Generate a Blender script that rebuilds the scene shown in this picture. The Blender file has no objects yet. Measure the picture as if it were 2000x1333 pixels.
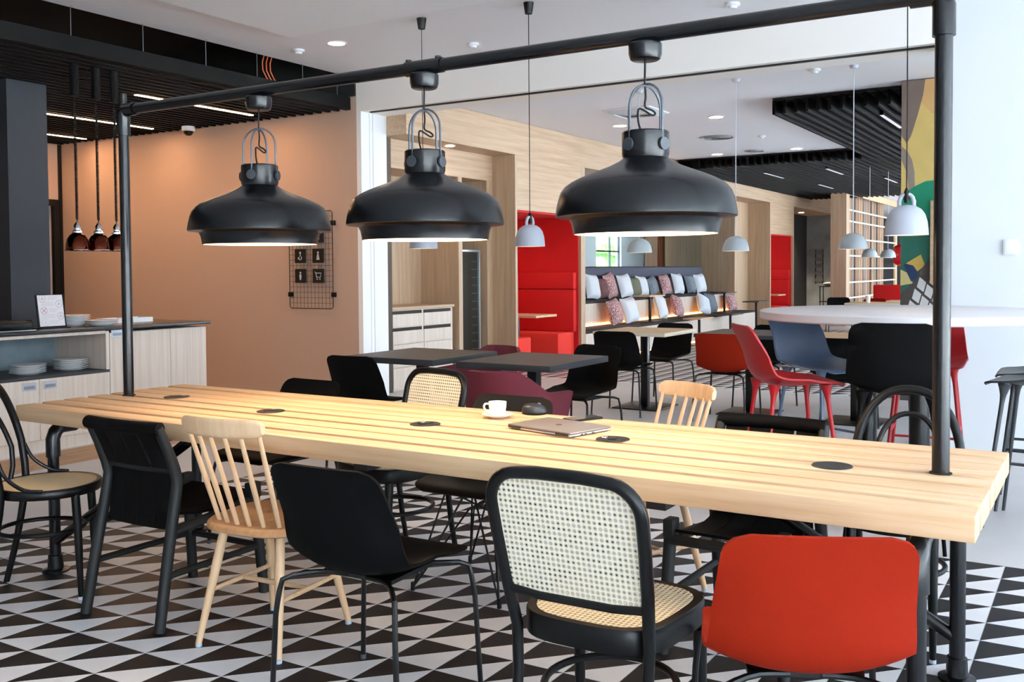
import bpy, bmesh, math, random
from mathutils import Vector, Matrix
random.seed(7)
D = bpy.data
SC = bpy.context.scene
COL = SC.collection
PI = math.pi

# ------------------------------------------------------------------ camera, world, sun, exposure
F_PX, YAW, PITCH, ROLL, CAM_H, CY = 1893.84, 0.5512, 0.0329, -0.0068, 1.3448, 589.52


def cam_axes():
    cy, sy, cp, sp = math.cos(YAW), math.sin(YAW), math.cos(PITCH), math.sin(PITCH)
    f = Vector((-sy * cp, cy * cp, -sp))
    r = Vector((cy, sy, 0))
    u = r.cross(f)
    cr, sr = math.cos(ROLL), math.sin(ROLL)
    return r * cr + u * sr, u * cr - r * sr, f


AX_R, AX_U, AX_F = cam_axes()
cam = D.objects.new('camera', D.cameras.new('camera'))
COL.objects.link(cam)
cam.matrix_world = Matrix(((AX_R.x, AX_U.x, -AX_F.x, 0), (AX_R.y, AX_U.y, -AX_F.y, 0),
                           (AX_R.z, AX_U.z, -AX_F.z, CAM_H), (0, 0, 0, 1)))
cam.data.sensor_width = 36.0
cam.data.lens = F_PX / 2000 * 36
cam.data.shift_y = (CY - 666.5) / 2000
cam.data.clip_start = 0.05
cam.data.clip_end = 200
SC.camera = cam


def in_view(p, margin=60):
    d = Vector(p) - Vector((0, 0, CAM_H))
    z = d.dot(AX_F)
    if z < 0.1:
        return False
    x = 1000 + F_PX * d.dot(AX_R) / z
    y = CY - F_PX * d.dot(AX_U) / z
    return -margin < x < 2000 + margin and -margin < y < 1333 + margin


SC.view_settings.view_transform = 'Standard'
SC.view_settings.look = 'None'
SC.view_settings.gamma = 1.0
SC.view_settings.use_curve_mapping = False
SC.view_settings.exposure = 0.56
SC.cycles.max_bounces = 7
SC.cycles.diffuse_bounces = 4
SC.cycles.glossy_bounces = 3
SC.cycles.transmission_bounces = 4
SC.cycles.transparent_max_bounces = 12
SC.cycles.caustics_reflective = False
SC.cycles.caustics_refractive = False
SC.cycles.sample_clamp_indirect = 6.0
SC.cycles.blur_glossy = 1.0

W = D.worlds.new('sky')
SC.world = W
W.use_nodes = True
wn = W.node_tree
for n in list(wn.nodes):
    wn.nodes.remove(n)
wo = wn.nodes.new('ShaderNodeOutputWorld')
wb = wn.nodes.new('ShaderNodeBackground')
wt = wn.nodes.new('ShaderNodeTexCoord')
ws = wn.nodes.new('ShaderNodeSeparateXYZ')
wr = wn.nodes.new('ShaderNodeValToRGB')
wr.color_ramp.elements[0].position = 0.0
wr.color_ramp.elements[0].color = (0.86, 0.905, 1.0, 1)
wr.color_ramp.elements[1].position = 0.7
wr.color_ramp.elements[1].color = (0.56, 0.72, 1.0, 1)
wn.links.new(wt.outputs['Generated'], ws.inputs[0])
wn.links.new(ws.outputs['Z'], wr.inputs[0])
wn.links.new(wr.outputs[0], wb.inputs[0])
SKY = 9.2
wb.inputs[1].default_value = SKY
wn.links.new(wb.outputs[0], wo.inputs[0])


sun = D.objects.new('sun', D.lights.new('sun', 'SUN'))
sun.data.energy = 190.0
sun.data.angle = .02
sun.data.color = (1, .99, .985)
sun.rotation_euler = (math.radians(6), math.radians(-10), 0)      # high behind the building: it lights the ground outside, not the rooms
COL.objects.link(sun)


def portal(name, loc, rot, sx, sy):
    l = D.lights.new(name, 'AREA')
    l.shape = 'RECTANGLE'
    l.size, l.size_y = sx, sy
    l.cycles.is_portal = True
    o = D.objects.new(name, l)
    o.location = loc
    o.rotation_euler = rot
    COL.objects.link(o)


# windows that let the daylight in: right wall of the front room, wall behind the camera, right wall of the hall
WIN_R = [(-4.2, -2.1), (-1.8, 0.4), (0.7, 2.9), (3.2, 5.4), (5.7, 7.4)]
WIN_B = [(2.4, 4.9)]
WIN_H = [(8.5, 10.2), (11.2, 13.6), (14.2, 16.6), (17.2, 19.6), (20.2, 22.6), (23.2, 25.6), (26.2, 28.6), (29.2, 31.6), (33.5, 35.75)]  # first window is unseen, added to brighten the mural
XR, YB, XH = 5.2, -4.6, 1.6
WZ0, WZ1 = 0.05, 3.2
for a, b in WIN_R:
    portal('daylight_portal', (XR + .05, (a + b) / 2, (WZ0 + WZ1) / 2), (0, PI / 2, 0), WZ1 - WZ0, b - a)
for a, b in WIN_B:
    portal('daylight_portal', ((a + b) / 2, YB - .05, (WZ0 + WZ1) / 2), (PI / 2, 0, 0), b - a, WZ1 - WZ0)
for a, b in WIN_H:
    portal('daylight_portal', (XH + .05, (a + b) / 2, (WZ0 + WZ1) / 2), (0, PI / 2, 0), WZ1 - WZ0, b - a)


# ------------------------------------------------------------------ materials
def lin(c):
    return tuple(((v / 255) / 12.92 if v / 255 <= .04045 else ((v / 255 + .055) / 1.055) ** 2.4) for v in c)


MATS = {}


def mat(name, col, rough=.5, metal=0., emis=None, es=0., spec=.5, noise=0., nscale=20., bump=0., bscale=80., sheen=0., coat=0.):
    """plain principled material with a little procedural variation; col is sRGB 0-255"""
    if name in MATS:
        return MATS[name]
    m = D.materials.new(name)
    m.use_nodes = True
    nt = m.node_tree
    b = nt.nodes['Principled BSDF']
    c = lin(col)
    b.inputs['Base Color'].default_value = (*c, 1)
    b.inputs['Roughness'].default_value = rough
    b.inputs['Metallic'].default_value = metal
    b.inputs['Specular IOR Level'].default_value = spec
    if sheen:
        b.inputs['Sheen Weight'].default_value = sheen
    if coat:
        b.inputs['Coat Weight'].default_value = coat
    tc = nt.nodes.new('ShaderNodeTexCoord')
    if noise:
        n = nt.nodes.new('ShaderNodeTexNoise')
        n.inputs['Scale'].default_value = nscale
        n.inputs['Detail'].default_value = 4
        r = nt.nodes.new('ShaderNodeValToRGB')
        r.color_ramp.elements[0].position = .3
        r.color_ramp.elements[1].position = .7
        r.color_ramp.elements[0].color = (*[v * (1 - noise) for v in c], 1)
        r.color_ramp.elements[1].color = (*[min(1, v * (1 + noise)) for v in c], 1)
        nt.links.new(tc.outputs['Object'], n.inputs['Vector'])
        nt.links.new(n.outputs['Fac'], r.inputs[0])
        nt.links.new(r.outputs[0], b.inputs['Base Color'])
    if bump:
        n2 = nt.nodes.new('ShaderNodeTexNoise')
        n2.inputs['Scale'].default_value = bscale
        n2.inputs['Detail'].default_value = 3
        bp = nt.nodes.new('ShaderNodeBump')
        bp.inputs['Strength'].default_value = bump
        bp.inputs['Distance'].default_value = .004
        nt.links.new(tc.outputs['Object'], n2.inputs['Vector'])
        nt.links.new(n2.outputs['Fac'], bp.inputs['Height'])
        nt.links.new(bp.outputs[0], b.inputs['Normal'])
    if emis:
        b.inputs['Emission Color'].default_value = (*lin(emis), 1)
        b.inputs['Emission Strength'].default_value = es
    MATS[name] = m
    return m


def wood(name, c1, c2, axis='X', scale=6., stretch=14., rough=.5, c3=None):
    """grain lines running along one axis"""
    if name in MATS:
        return MATS[name]
    m = D.materials.new(name)
    m.use_nodes = True
    nt = m.node_tree
    b = nt.nodes['Principled BSDF']
    b.inputs['Roughness'].default_value = rough
    tc = nt.nodes.new('ShaderNodeTexCoord')
    mp = nt.nodes.new('ShaderNodeMapping')
    s = [scale * stretch] * 3
    s['XYZ'.index(axis)] = scale
    mp.inputs['Scale'].default_value = s
    oi = nt.nodes.new('ShaderNodeObjectInfo')
    va = nt.nodes.new('ShaderNodeVectorMath')
    va.operation = 'ADD'
    cmb = nt.nodes.new('ShaderNodeVectorMath')
    cmb.operation = 'SCALE'
    cmb.inputs[0].default_value = (37., 11., 23.)
    nt.links.new(oi.outputs['Random'], cmb.inputs['Scale'])
    nt.links.new(tc.outputs['Object'], mp.inputs['Vector'])
    nt.links.new(mp.outputs[0], va.inputs[0])
    nt.links.new(cmb.outputs[0], va.inputs[1])
    n = nt.nodes.new('ShaderNodeTexNoise')
    n.inputs['Scale'].default_value = 1.0
    n.inputs['Detail'].default_value = 5
    n.inputs['Roughness'].default_value = .6
    nt.links.new(va.outputs[0], n.inputs['Vector'])
    r = nt.nodes.new('ShaderNodeValToRGB')
    r.color_ramp.elements[0].position = .3
    r.color_ramp.elements[0].color = (*lin(c1), 1)
    r.color_ramp.elements[1].position = .68
    r.color_ramp.elements[1].color = (*lin(c2), 1)
    if c3:
        e = r.color_ramp.elements.new(.9)
        e.color = (*lin(c3), 1)
    nt.links.new(n.outputs['Fac'], r.inputs[0])
    nt.links.new(r.outputs[0], b.inputs['Base Color'])
    MATS[name] = m
    return m


def cane(name, axes, pitch=.0145, col=(226, 206, 168), hole=.3):
    """woven cane: see-through round holes on a square lattice"""
    if name in MATS:
        return MATS[name]
    m = D.materials.new(name)
    m.use_nodes = True
    nt = m.node_tree
    L = nt.links.new
    b = nt.nodes['Principled BSDF']
    b.inputs['Roughness'].default_value = .55
    tc = nt.nodes.new('ShaderNodeTexCoord')
    sp = nt.nodes.new('ShaderNodeSeparateXYZ')
    L(tc.outputs['Object'], sp.inputs[0])
    sq, fr = [], []
    for a in axes:
        d = nt.nodes.new('ShaderNodeMath'); d.operation = 'DIVIDE'; d.inputs[1].default_value = pitch
        L(sp.outputs[a], d.inputs[0])
        f = nt.nodes.new('ShaderNodeMath'); f.operation = 'FRACT'
        L(d.outputs[0], f.inputs[0])
        s = nt.nodes.new('ShaderNodeMath'); s.operation = 'SUBTRACT'; s.inputs[1].default_value = .5
        L(f.outputs[0], s.inputs[0])
        p = nt.nodes.new('ShaderNodeMath'); p.operation = 'MULTIPLY'
        L(s.outputs[0], p.inputs[0]); L(s.outputs[0], p.inputs[1])
        sq.append(p)
    ad = nt.nodes.new('ShaderNodeMath'); ad.operation = 'ADD'
    L(sq[0].outputs[0], ad.inputs[0]); L(sq[1].outputs[0], ad.inputs[1])
    rp = nt.nodes.new('ShaderNodeValToRGB')
    rp.color_ramp.elements[0].color = (*lin([v * .72 for v in col]), 1)
    rp.color_ramp.elements[0].position = hole * hole
    rp.color_ramp.elements[1].color = (*lin(col), 1)
    rp.color_ramp.elements[1].position = .22
    L(ad.outputs[0], rp.inputs[0]); L(rp.outputs[0], b.inputs['Base Color'])
    lt = nt.nodes.new('ShaderNodeMath'); lt.operation = 'LESS_THAN'; lt.inputs[1].default_value = hole * hole
    L(ad.outputs[0], lt.inputs[0])
    tr = nt.nodes.new('ShaderNodeBsdfTransparent')
    mx = nt.nodes.new('ShaderNodeMixShader')
    L(lt.outputs[0], mx.inputs[0]); L(b.outputs[0], mx.inputs[1]); L(tr.outputs[0], mx.inputs[2])
    L(mx.outputs[0], nt.nodes['Material Output'].inputs[0])
    MATS[name] = m
    return m


def glass_pane():
    m = D.materials.new('window_glass')
    m.use_nodes = True
    nt = m.node_tree
    tr = nt.nodes.new('ShaderNodeBsdfTransparent')
    tr.inputs[0].default_value = (.93, .97, .96, 1)
    gl = nt.nodes.new('ShaderNodeBsdfGlossy')
    gl.inputs['Roughness'].default_value = .02
    mx = nt.nodes.new('ShaderNodeMixShader')
    mx.inputs[0].default_value = .06
    nt.links.new(tr.outputs[0], mx.inputs[1])
    nt.links.new(gl.outputs[0], mx.inputs[2])
    nt.links.new(mx.outputs[0], nt.nodes['Material Output'].inputs[0])
    MATS['glass'] = m
    return m


def weave(name, c1, c2, scale=60.):
    """patterned cushion fabric"""
    m = D.materials.new(name)
    m.use_nodes = True
    nt = m.node_tree
    b = nt.nodes['Principled BSDF']
    b.inputs['Roughness'].default_value = .9
    tc = nt.nodes.new('ShaderNodeTexCoord')
    v = nt.nodes.new('ShaderNodeTexVoronoi')
    v.inputs['Scale'].default_value = scale
    r = nt.nodes.new('ShaderNodeValToRGB')
    r.color_ramp.elements[0].position = .35
    r.color_ramp.elements[0].color = (*lin(c1), 1)
    r.color_ramp.elements[1].position = .6
    r.color_ramp.elements[1].color = (*lin(c2), 1)
    nt.links.new(tc.outputs['Object'], v.inputs['Vector'])
    nt.links.new(v.outputs['Distance'], r.inputs[0])
    nt.links.new(r.outputs[0], b.inputs['Base Color'])
    MATS[name] = m
    return m


pine = wood('table_pine', (198, 154, 112), (222, 188, 150), 'X', 1.2, 22., .5, (208, 168, 128))
oakY = wood('oak_laminate_horizontal', (172, 141, 112), (196, 167, 138), 'Y', 1.0, 26., .5)
oakZ = wood('oak_laminate_vertical', (170, 141, 112), (194, 166, 137), 'Z', 1.0, 30., .5)
oakT = wood('oak_table_top', (196, 160, 120), (214, 184, 146), 'X', 1.5, 18., .45)
cabw = wood('cabinet_ash', (202, 184, 168), (220, 206, 194), 'Z', 1.2, 30., .5)
beech = wood('beech', (206, 166, 126), (224, 188, 150), 'Z', 3., 10., .45)
beechd = wood('beech_seat', (180, 126, 82), (198, 146, 100), 'Y', 3., 14., .45)
parq = wood('oak_parquet', (160, 112, 66), (192, 142, 92), 'Y', 1.2, 14., .4)
blk_m = mat('black_metal', (8, 9, 10), .32, 0., spec=.4, bump=.05)
blk_s = mat('black_lacquered_wood', (6, 6, 7), .34, spec=.28)
blk_p = mat('black_plastic', (8, 8, 9), .55, spec=.25, bump=.1, bscale=300)
blk_w = wood('black_stained_wood', (5, 5, 5), (9, 8, 8), 'Z', 3., 10., .6)
blk_l = mat('black_leather', (7, 6, 6), .7, spec=.1, bump=.15, bscale=120)
blk_t = mat('dark_laminate', (62, 56, 54), .45, noise=.05)
edge_t = mat('dark_laminate_edge', (44, 44, 48), .5)
lampm = mat('lamp_black', (11, 12, 15), .26, spec=.3, bump=.06, bscale=250)
lampw = mat('lamp_inside_white', (250, 240, 225), .6)
glow = mat('lamp_light', (255, 240, 220), .5, emis=(255, 214, 160), es=9.)
glow2 = mat('downlight', (255, 240, 220), .5, emis=(255, 220, 180), es=30.)
strip = mat('strip_light_warm', (255, 235, 210), .5, emis=(255, 200, 148), es=85.)
stripc = mat('strip_light_faint', (214, 216, 220), .4, emis=(235, 240, 255), es=.35)  # these strips emit a faint cool glow
led = mat('led_warm', (255, 220, 170), .5, emis=(255, 176, 92), es=9.)
white = mat('white_paint', (245, 245, 245), .7)
ceilm = mat('ceiling_white', (246, 245, 246), .8)
ceil2 = mat('ceiling_white_panel', (250, 250, 250), .8)
header_m = mat('header_paint', (250, 243, 234), .75)
tan = mat('tan_wallpaper', (192, 163, 144), .75, noise=.05, nscale=160, bump=.2, bscale=220)
dark_w = mat('dark_blue_grey', (28, 33, 41), .6, noise=.08, nscale=6)
voidm = mat('black_void', (8, 8, 8), .9)
slatm = mat('black_slat', (7, 6, 6), .7, spec=.08)
concrete = mat('concrete', (150, 160, 168), .6, noise=.25, nscale=2.5)
concb = mat('blue_grey_panel', (120, 134, 142), .55, noise=.12, nscale=9)
floorg = mat('grey_floor', (206, 202, 200), .45, noise=.04, nscale=3)
grout = mat('grout', (206, 202, 200), .8)
tile_k = mat('tile_black', (24, 20, 21), .5, spec=.35, noise=.12, nscale=9)
tile_w = mat('tile_white', (226, 222, 221), .5, noise=.05, nscale=5)
chrome = mat('chrome', (220, 220, 222), .12, 1.)
steel = mat('brushed_steel', (176, 178, 182), .3, 1.)
copper = mat('dark_copper', (92, 44, 30), .08, 1.)
alu = mat('aluminium', (196, 199, 204), .35, .8)
porc = mat('porcelain', (240, 240, 240), .25, coat=.3)
orange = mat('orange_plastic', (128, 25, 5), .7, spec=.1, bump=.12, bscale=300)
red = mat('red_plastic', (160, 6, 16), .45, spec=.5)
redf = mat('red_fabric', (196, 10, 10), .85, noise=.08, nscale=120, bump=.2, bscale=400)
redl = mat('red_seat_fabric', (226, 50, 38), .85, noise=.06, nscale=120)
maroon = mat('maroon_felt', (98, 24, 40), .75, noise=.06, nscale=90)
bellm = mat('pale_grey_lamp', (172, 175, 184), .55)
cushb = mat('slate_fabric', (74, 76, 90), .9, noise=.08, nscale=160)
pad_m = mat('dark_seat_pad', (48, 42, 44), .9)
pil_w = mat('white_cotton', (222, 224, 230), .9, bump=.25, bscale=14)
pil_g = weave('grey_weave', (84, 92, 102), (134, 140, 148), 90.)
pil_r = weave('red_weave', (120, 44, 52), (204, 172, 170), 60.)
pil_d = weave('maroon_weave', (70, 30, 36), (120, 84, 82), 70.)
mirror_m = mat('mirror_glass', (214, 226, 222), .01, 1.)
lapm = mat('laptop_grey', (150, 142, 138), .35, .5)
scr = mat('phone_glass', (14, 15, 22), .08, coat=.5)
caneXZ = cane('cane_back', 'XZ', .0143, (240, 229, 204), .16)
caneXY = cane('cane_seat', 'XY', .0143, (224, 202, 164), .18)
canep = mat('cane_seat_fine', (206, 178, 138), .65, noise=.1, nscale=220, bump=.3, bscale=400)
glass = glass_pane()


# ------------------------------------------------------------------ mesh kit
class MB:
    def __init__(s):
        s.v, s.f, s.mi = [], [], []

    def add(s, vs, fs, mi=0):
        o = len(s.v)
        s.v += [tuple(p) for p in vs]
        s.f += [tuple(i + o for i in f) for f in fs]
        s.mi += [mi] * len(fs)
        return s

    def box(s, x0, x1, y0, y1, z0, z1, mi=0):
        v = [(x, y, z) for z in (z0, z1) for y in (y0, y1) for x in (x0, x1)]
        return s.add(v, [(0, 2, 3, 1), (4, 5, 7, 6), (0, 1, 5, 4), (2, 6, 7, 3), (0, 4, 6, 2), (1, 3, 7, 5)], mi)

    def prism(s, poly, z0, z1, axis='Z', mi=0):
        """poly in the plane across the axis, counter-clockwise seen from +axis"""
        n = len(poly)
        def P(a, b, c):
            return {'Z': (a, b, c), 'X': (c, a, b), 'Y': (b, c, a)}[axis]
        v = [P(a, b, z0) for a, b in poly] + [P(a, b, z1) for a, b in poly]
        f = [tuple(range(n))[::-1], tuple(range(n, 2 * n))]
        f += [(i, (i + 1) % n, n + (i + 1) % n, n + i) for i in range(n)]
        return s.add(v, f, mi)

    def tube(s, pts, r, n=8, closed=False, mi=0, cap=True):
        P = [Vector(p) for p in pts]
        m = len(P)
        R = list(r) if isinstance(r, (list, tuple)) else [r] * m
        T = []
        for i in range(m):
            if closed:
                t = P[(i + 1) % m] - P[i - 1]
            else:
                t = P[min(i + 1, m - 1)] - P[max(i - 1, 0)]
            T.append(t.normalized() if t.length > 1e-9 else Vector((0, 0, 1)))
        a = Vector((0, 0, 1)) if abs(T[0].z) < .9 else Vector((1, 0, 0))
        N = (a - T[0] * a.dot(T[0])).normalized()
        v, f = [], []
        for i in range(m):
            N = (N - T[i] * N.dot(T[i]))
            N = N.normalized() if N.length > 1e-6 else T[i].orthogonal().normalized()
            B = T[i].cross(N)
            for k in range(n):
                an = 2 * PI * k / n
                v.append(P[i] + (N * math.cos(an) + B * math.sin(an)) * R[i])
        for i in range(m if closed else m - 1):
            j = (i + 1) % m
            for k in range(n):
                l = (k + 1) % n
                f.append((i * n + k, i * n + l, j * n + l, j * n + k))
        if not closed and cap:
            f.append(tuple(range(n))[::-1])
            f.append(tuple((m - 1) * n + k for k in range(n)))
        return s.add(v, f, mi)

    def lathe(s, prof, n=28, c=(0, 0, 0), mi=0):
        v, f = [], []
        m = len(prof)
        for r, z in prof:
            for k in range(n):
                a = 2 * PI * k / n
                v.append((c[0] + r * math.cos(a), c[1] + r * math.sin(a), c[2] + z))
        for i in range(m - 1):
            for k in range(n):
                l = (k + 1) % n
                f.append((i * n + k, i * n + l, (i + 1) * n + l, (i + 1) * n + k))
        return s.add(v, f, mi)

    def disc(s, c, r, n=24, mi=0, up=True):
        v = [(c[0] + r * math.cos(2 * PI * k / n), c[1] + r * math.sin(2 * PI * k / n), c[2]) for k in range(n)]
        return s.add(v, [tuple(range(n)) if up else tuple(range(n))[::-1]], mi)

    def cyl(s, c, r, h, n=20, mi=0):
        s.lathe([(r, 0), (r, h)], n, c, mi)
        s.disc((c[0], c[1], c[2] + h), r, n, mi)
        return s.disc(c, r, n, mi, False)

    def grid(s, fn, nu, nv, mi=0, closed_u=False):
        v = [fn(i / (nu if closed_u else nu - 1), j / (nv - 1)) for j in range(nv) for i in range(nu)]
        f = []
        for j in range(nv - 1):
            for i in range(nu if closed_u else nu - 1):
                k = (i + 1) % nu
                f.append((j * nu + i, j * nu + k, (j + 1) * nu + k, (j + 1) * nu + i))
        return s.add(v, f, mi)

    def build(s, name, m, parent=None, bevel=0., seg=2, solid=0., smooth=35., loc=None):
        me = D.meshes.new(name)
        me.from_pydata(s.v, [], s.f)
        ms = m if isinstance(m, (list, tuple)) else [m]
        for x in ms:
            me.materials.append(x)
        if len(ms) > 1:
            me.polygons.foreach_set('material_index', s.mi)
        if bevel or solid or smooth:
            bm = bmesh.new()
            bm.from_mesh(me)
            if solid:
                bmesh.ops.recalc_face_normals(bm, faces=bm.faces)
                bmesh.ops.solidify(bm, geom=bm.faces[:], thickness=solid)
            if bevel:
                bm.normal_update()
                ed = [e for e in bm.edges if len(e.link_faces) == 2 and e.calc_face_angle(0) > .6]
                bmesh.ops.bevel(bm, geom=ed, offset=bevel, segments=seg, profile=.5, affect='EDGES', clamp_overlap=True)
            bmesh.ops.recalc_face_normals(bm, faces=bm.faces)
            bm.to_mesh(me)
            bm.free()
        if smooth:
            me.polygons.foreach_set('use_smooth', [True] * len(me.polygons))
            me.set_sharp_from_angle(angle=math.radians(smooth))
        me.update()
        o = D.objects.new(name, me)
        COL.objects.link(o)
        if loc:
            o.location = loc
        if parent:
            o.parent = parent
        return o


def tag(o, label=None, cat=None, group=None, kind=None):
    for k, v in (('label', label), ('category', cat), ('group', group), ('kind', kind)):
        if v:
            o[k] = v
    return o


def thing(name, label, cat, loc=(0, 0, 0), rot=0., group=None):
    o = D.objects.new(name, None)
    o.empty_display_size = .1
    COL.objects.link(o)
    o.location = loc
    o.rotation_euler = (0, 0, math.radians(rot))
    return tag(o, label, cat, group)


KIDS = {}


def index_kids():
    KIDS.clear()
    for o in D.objects:
        if o.parent:
            KIDS.setdefault(o.parent.name, []).append(o)


def copy_tree(src, loc=None, rot=None, label=None, group=None):
    r = src.copy()
    COL.objects.link(r)
    if loc is not None:
        r.location = loc
    if rot is not None:
        r.rotation_euler = (0, 0, math.radians(rot))
    for k in ('label', 'group'):
        if k in r.keys():
            del r[k]
    tag(r, label, None, group)
    for ch in src.children:
        c = ch.copy()
        COL.objects.link(c)
        c.parent = r
        for g in ch.children:
            d = g.copy()
            COL.objects.link(d)
            d.parent = c
    return r


PROTO = {}


def place(key, make, label, loc, rot=0., group=None):
    """first use builds the thing, later ones copy it with its parts"""
    if key not in PROTO:
        o = make()
        PROTO[key] = o
        o.location = loc
        o.rotation_euler = (0, 0, math.radians(rot))
        return tag(o, label, None, group)
    return copy_tree(PROTO[key], loc, rot, label, group)


def catmull(pts, n):
    """smooth curve through the points, n samples spread evenly by length"""
    P = [Vector(p) for p in pts]
    P = [P[0] * 2 - P[1]] + P + [P[-1] * 2 - P[-2]]
    out = []
    for i in range(1, len(P) - 2):
        p0, p1, p2, p3 = P[i - 1:i + 3]
        for k in range(16):
            t = k / 16
            out.append(.5 * ((2 * p1) + (p2 - p0) * t + (2 * p0 - 5 * p1 + 4 * p2 - p3) * t * t + (3 * p1 - p0 - 3 * p2 + p3) * t ** 3))
    out.append(P[-2])
    L = [0]
    for a, b in zip(out, out[1:]):
        L.append(L[-1] + (b - a).length)
    res, j = [], 0
    for i in range(n):
        d = L[-1] * i / (n - 1)
        while j < len(L) - 2 and L[j + 1] < d:
            j += 1
        t = (d - L[j]) / max(1e-9, L[j + 1] - L[j])
        res.append(out[j].lerp(out[j + 1], min(1, max(0, t))))
    return res


def struct(o, label=None):
    o['kind'] = 'structure'
    if label:
        o['label'] = label
    return o

white_w = mat('white_wall_paint', (228, 230, 232), .7)
powder = mat('powder_coated_black', (11, 12, 15), .26, spec=.4, bump=.05)

# ------------------------------------------------------------------ the setting: floor
TX0, TPX, TY0, TPY = -0.378, 0.1925, 4.82, 0.2017
PX0, PX1, PY0, PY1 = TX0 - 23 * TPX, TX0 + 8 * TPX, TY0 - 20 * TPY, TY0       # tiled field under the long table
QX0, QX1, QY0, QY1 = -6.35, -6.35 + 24 * TPX, 10.45, 10.45 + 54 * TPY           # tiled field in the hall
PQX0, PQX1 = -6.74, -6.2                                                         # parquet strip along the counter
m = MB()
Z = (-.12, 0)
m.box(-12.2, PQX0, YB - .3, 8.0, *Z)
m.box(PQX0, PQX1, YB - .3, 2.4, *Z).box(PQX0, PQX1, 5.9, 8.0, *Z)
m.box(PQX1, PX0, YB - .3, 8.0, *Z)
m.box(PX0, PX1, PY1, 8.0, *Z).box(PX0, PX1, YB - .3, PY0, *Z)
m.box(PX1, XR + .3, YB - .3, 8.0, *Z)
m.box(-8.2, XH + .3, 8.0, QY0, *Z)
m.box(-8.2, QX0, QY0, QY1, *Z).box(QX1, XH + .3, QY0, QY1, *Z)
m.box(-8.2, XH + .3, QY1, 38.3, *Z)
floor = struct(m.build('floor', floorg, smooth=0))
g = MB().box(PX0, PX1, PY0, PY1, -.1, -.003).box(QX0, QX1, QY0, QY1, -.1, -.003)
g.build('grout_bed', grout, floor, smooth=0)


def tile_mesh(x, y, mb, full=True):
    j = .0012
    a, b, c, d = x + j, x + TPX - j, y + j, y + TPY - j
    if full:
        for mi, tri in ((0, [(a, c), (b, d), (a, d)]), (1, [(a, c), (b, c), (b, d)])):
            mb.prism(tri, -.008, 0, 'Z', mi)
    else:
        mb.add([(a, c, 0), (b, c, 0), (b, d, 0), (a, d, 0)], [(0, 2, 3)], 0)
        mb.add([(a, c, 0), (b, c, 0), (b, d, 0), (a, d, 0)], [(0, 1, 2)], 1)


cells = []
for i in range(31):
    for j in range(20):
        x, y = PX0 + i * TPX, PY0 + j * TPY
        c = (x + TPX / 2, y + TPY / 2, 0)
        cells.append((not in_view(c, 20), Vector(c).length, x, y))
cells.sort()
tm = MB()
tile_mesh(0, 0, tm)
t0 = tm.build('tile', [tile_k, tile_w], floor, smooth=0, loc=(cells[0][2], cells[0][3], 0))
rest = MB()
for k, (_, _, x, y) in enumerate(cells):
    if k == 0:
        continue
    if k < 298:
        c = t0.copy()
        COL.objects.link(c)
        c.location = (x, y, 0)
    else:
        tile_mesh(x, y, rest, False)
for i in range(24):
    for j in range(54):
        tile_mesh(QX0 + i * TPX, QY0 + j * TPY, rest, False)
tag(rest.build('distant_tiles', [tile_k, tile_w], floor, smooth=0), kind='stuff')
for i in range(3):
    for j in range(3):
        y = 2.4 + j * 1.2 - (.5 if i == 1 else 0)
        MB().box(PQX0 + i * .18 + .001, PQX0 + (i + 1) * .18 - .001, max(2.4, y), min(5.9, y + 1.2 - .002 if j < 2 else 5.9), -.02, 0).build('plank', parq, floor, smooth=0)

# ------------------------------------------------------------------ walls and ceilings
CZ, HZ, FZ = 3.38, 3.0, 3.21
struct(MB().box(-11.75, -6.685, 7.78, 7.8, 3.16, 3.95).build('wall_shade_above_slats', voidm, smooth=0))  # black sheet over the tan wall; the void's darkness put into colour
w = struct(MB().box(-11.75, -6.68, 7.8, 8.1, 0, 3.95).build('wall_rear', tan, smooth=0), 'tan papered wall behind the counter')
struct(MB().box(-1.05, XR + .3, 7.8, 8.1, 0, 3.6).build('wall_right_of_opening', white_w, smooth=0))
hd = struct(MB().box(-6.68, -1.05, 7.8, 8.216, HZ, 3.6).build('wall_header', header_m, smooth=0))
MB().box(-6.56, -1.07, 7.87, 7.905, HZ - .012, HZ + .01).build('door_track', mat('track_black', (14, 18, 18), .5), hd, smooth=0)
jb = struct(MB().box(-6.68, -6.62, 7.8, 7.93, 0, HZ).box(-6.68, -6.64, 7.93, 7.938, 0, HZ).box(-6.68, -6.62, 7.938, 7.982, 0, HZ).box(-6.68, -6.64, 7.982, 7.994, 0, HZ).box(-6.68, -6.62, 7.994, 8.216, 0, HZ).build('trim_opening', white, smooth=0))
struct(MB().box(-6.9, -6.69, 8.12, 8.375, 0, 2.79).build('trim_shadow_gap', mat('gap_shade_brown', (70, 56, 46), .7), smooth=0))  # solid strip; the gap's shade is put into its brown

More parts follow.
